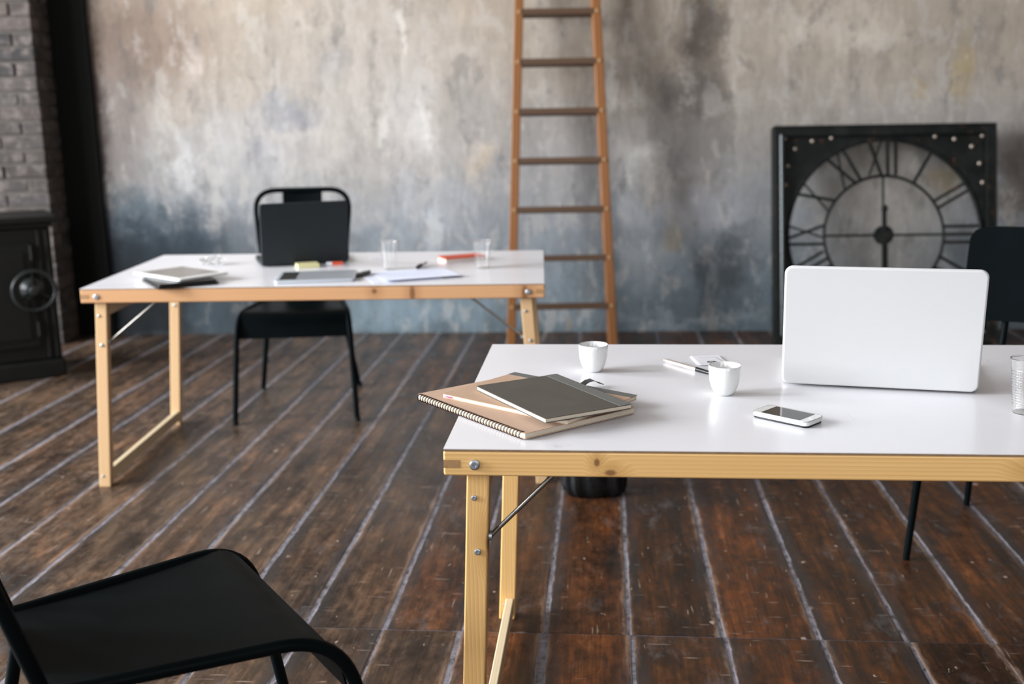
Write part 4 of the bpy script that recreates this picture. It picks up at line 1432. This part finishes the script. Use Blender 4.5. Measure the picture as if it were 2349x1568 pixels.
M['paper'] = plain('paper', (0.74, 0.77, 0.90), 0.7, var=0.02)
M['print_blue'] = plain('print_blue', (0.60, 0.63, 0.80), 0.7)
for k, (lab, pts, rr_) in enumerate((('white paper sheet lying partly under the other sheet beside the graphics tablet', [(820, 652), (1000, 640), (1000, 619), (860, 628)], 0),
                                     ('printed white paper sheet on top beside the graphics tablet', [(862, 649), (1053, 636), (1028, 612), (872, 624)], 0))):
    c, a, w, h = quad(TT + 0.0006, pts)
    t = thing('paper_sheet', lab, 'paper', (c.x, c.y, TT + 0.0003 + 0.0009 * k), a, 'papers on the far table')
    rows = []
    for i in range(9):
        rows.append([(-w / 2 + w * j / 10, -h / 2 + h * i / 8, 0.0003 + (0.006 * max(0, (2 - i) / 2) ** 2 if k == 1 else 0)) for j in range(11)])
    obj('sheet', sheet(rows, 0.0004), M['paper'], t, smooth=60)
    if k == 1:
        for i in range(6):
            yy = h * (0.30 - 0.09 * i)
            obj('print_line', Box((-w * 0.40, yy, 0.0006), (w * (0.38 - 0.06 * (i % 3)), yy + 0.004, 0.0008)), M['print_blue'], t)

M['sticky'] = plain('sticky', (0.74, 0.68, 0.36), 0.75, var=0.04)
c, a, w, h = quad(TT + 0.010, [(678, 610), (731, 607), (728, 601), (682, 604)])
t = thing('sticky_notes', 'pad of pale yellow sticky notes in front of the black laptop', 'notepad', (c.x, c.y, TT + 0.0004), a)
obj('note_block', Box((-w / 2, -0.035, 0), (w / 2, 0.035, 0.012)), M['sticky'], t, bevel=0.001)
obj('top_note', Box((-w / 2, -0.035, 0.0122), (w / 2, 0.034, 0.0128)), M['sticky'], t)
M['red'] = plain('red', (0.60, 0.075, 0.030), 0.55)
M['cream'] = plain('cream', (0.70, 0.60, 0.55), 0.7)
p = at(768, 607, TT)
t = thing('eraser', 'small red and white eraser in front of the black laptop', 'eraser', (p.x, p.y, TT + 0.0004), R(8))
obj('rubber', Box((-0.030, -0.010, 0), (0.030, 0.010, 0.010)), M['card'], t, bevel=0.002)
obj('sleeve', Box((-0.010, -0.0108, -0.0002), (0.0305, 0.0108, 0.0108)), M['red'], t, bevel=0.001)

c, a, w, h = quad(TT + 0.016, [(1018, 594), (1108, 588), (1100, 580), (1010, 588)])
t = thing('red_box', 'small flat red box with pale sides on the far table', 'box', (c.x, c.y, TT + 0.0004), a)
obj('tray', Box((-w / 2, -0.040, 0), (w / 2, 0.040, 0.013)), M['cream'], t, bevel=0.001)
obj('lid', Box((-w / 2 - 0.001, -0.041, 0.0132), (w / 2 + 0.001, 0.041, 0.0185)), M['red'], t, bevel=0.001)

p0, p1 = at(957, 615, TT + 0.006), at(986, 599, TT + 0.006)
d = p1 - p0
t = thing('marker', 'black marker pen lying at the edge of the paper', 'marker', (p0.x, p0.y, TT + 0.0085), math.atan2(d.y, d.x))
obj('cap', Lathe([(0, 0), (0.0055, 0.001), (0.0068, 0.006), (0.0068, 0.055), (0, 0.055)], 16, RX), M['black_plastic'], t, smooth=40)
obj('barrel', Lathe([(0, 0.0555), (0.0060, 0.0555), (0.0060, 0.125), (0.0045, 0.130), (0, 0.130)], 16, RX), M['card'], t, smooth=40)
obj('clip', Box((0.004, -0.0012, 0.0068), (0.045, 0.0012, 0.0085)), M['black_plastic'], t)

# crumpled wrapper
p = at(489, 607, TT)
bm = bmesh.new()
bmesh.ops.create_icosphere(bm, subdivisions=3, radius=1.0)
for v in bm.verts:
    a_ = v.co.copy()
    k_ = 1 + 0.32 * math.sin(5 * a_.x + 3 * a_.y) * math.cos(6 * a_.z + 2 * a_.x) + 0.14 * random.uniform(-1, 1)
    v.co = Vector((a_.x * 0.042 * k_, a_.y * 0.034 * k_, max(0.0, a_.z * 0.017 * k_ + 0.014)))
w_ = tag(obj('plastic_wrapper', bm, clear_mat('wrapper', (0.97, 0.98, 1.0))), 'crumpled clear plastic wrapper behind the white tablet', 'wrapper')
w_.location = (p.x, p.y, TT + 0.0005)
p = at(865, 592, TT)
t = thing('paper_slip', 'tiny white paper slip with a blue mark left of the far plastic cup', 'paper', (p.x, p.y, TT + 0.0004), R(10))
obj('sheet', Box((-0.028, -0.025, 0), (0.028, 0.025, 0.0006)), M['card'], t)
obj('blue_mark', Box((-0.006, -0.004, 0.0006), (0.022, 0.006, 0.0009)), M['print_blue'], t)
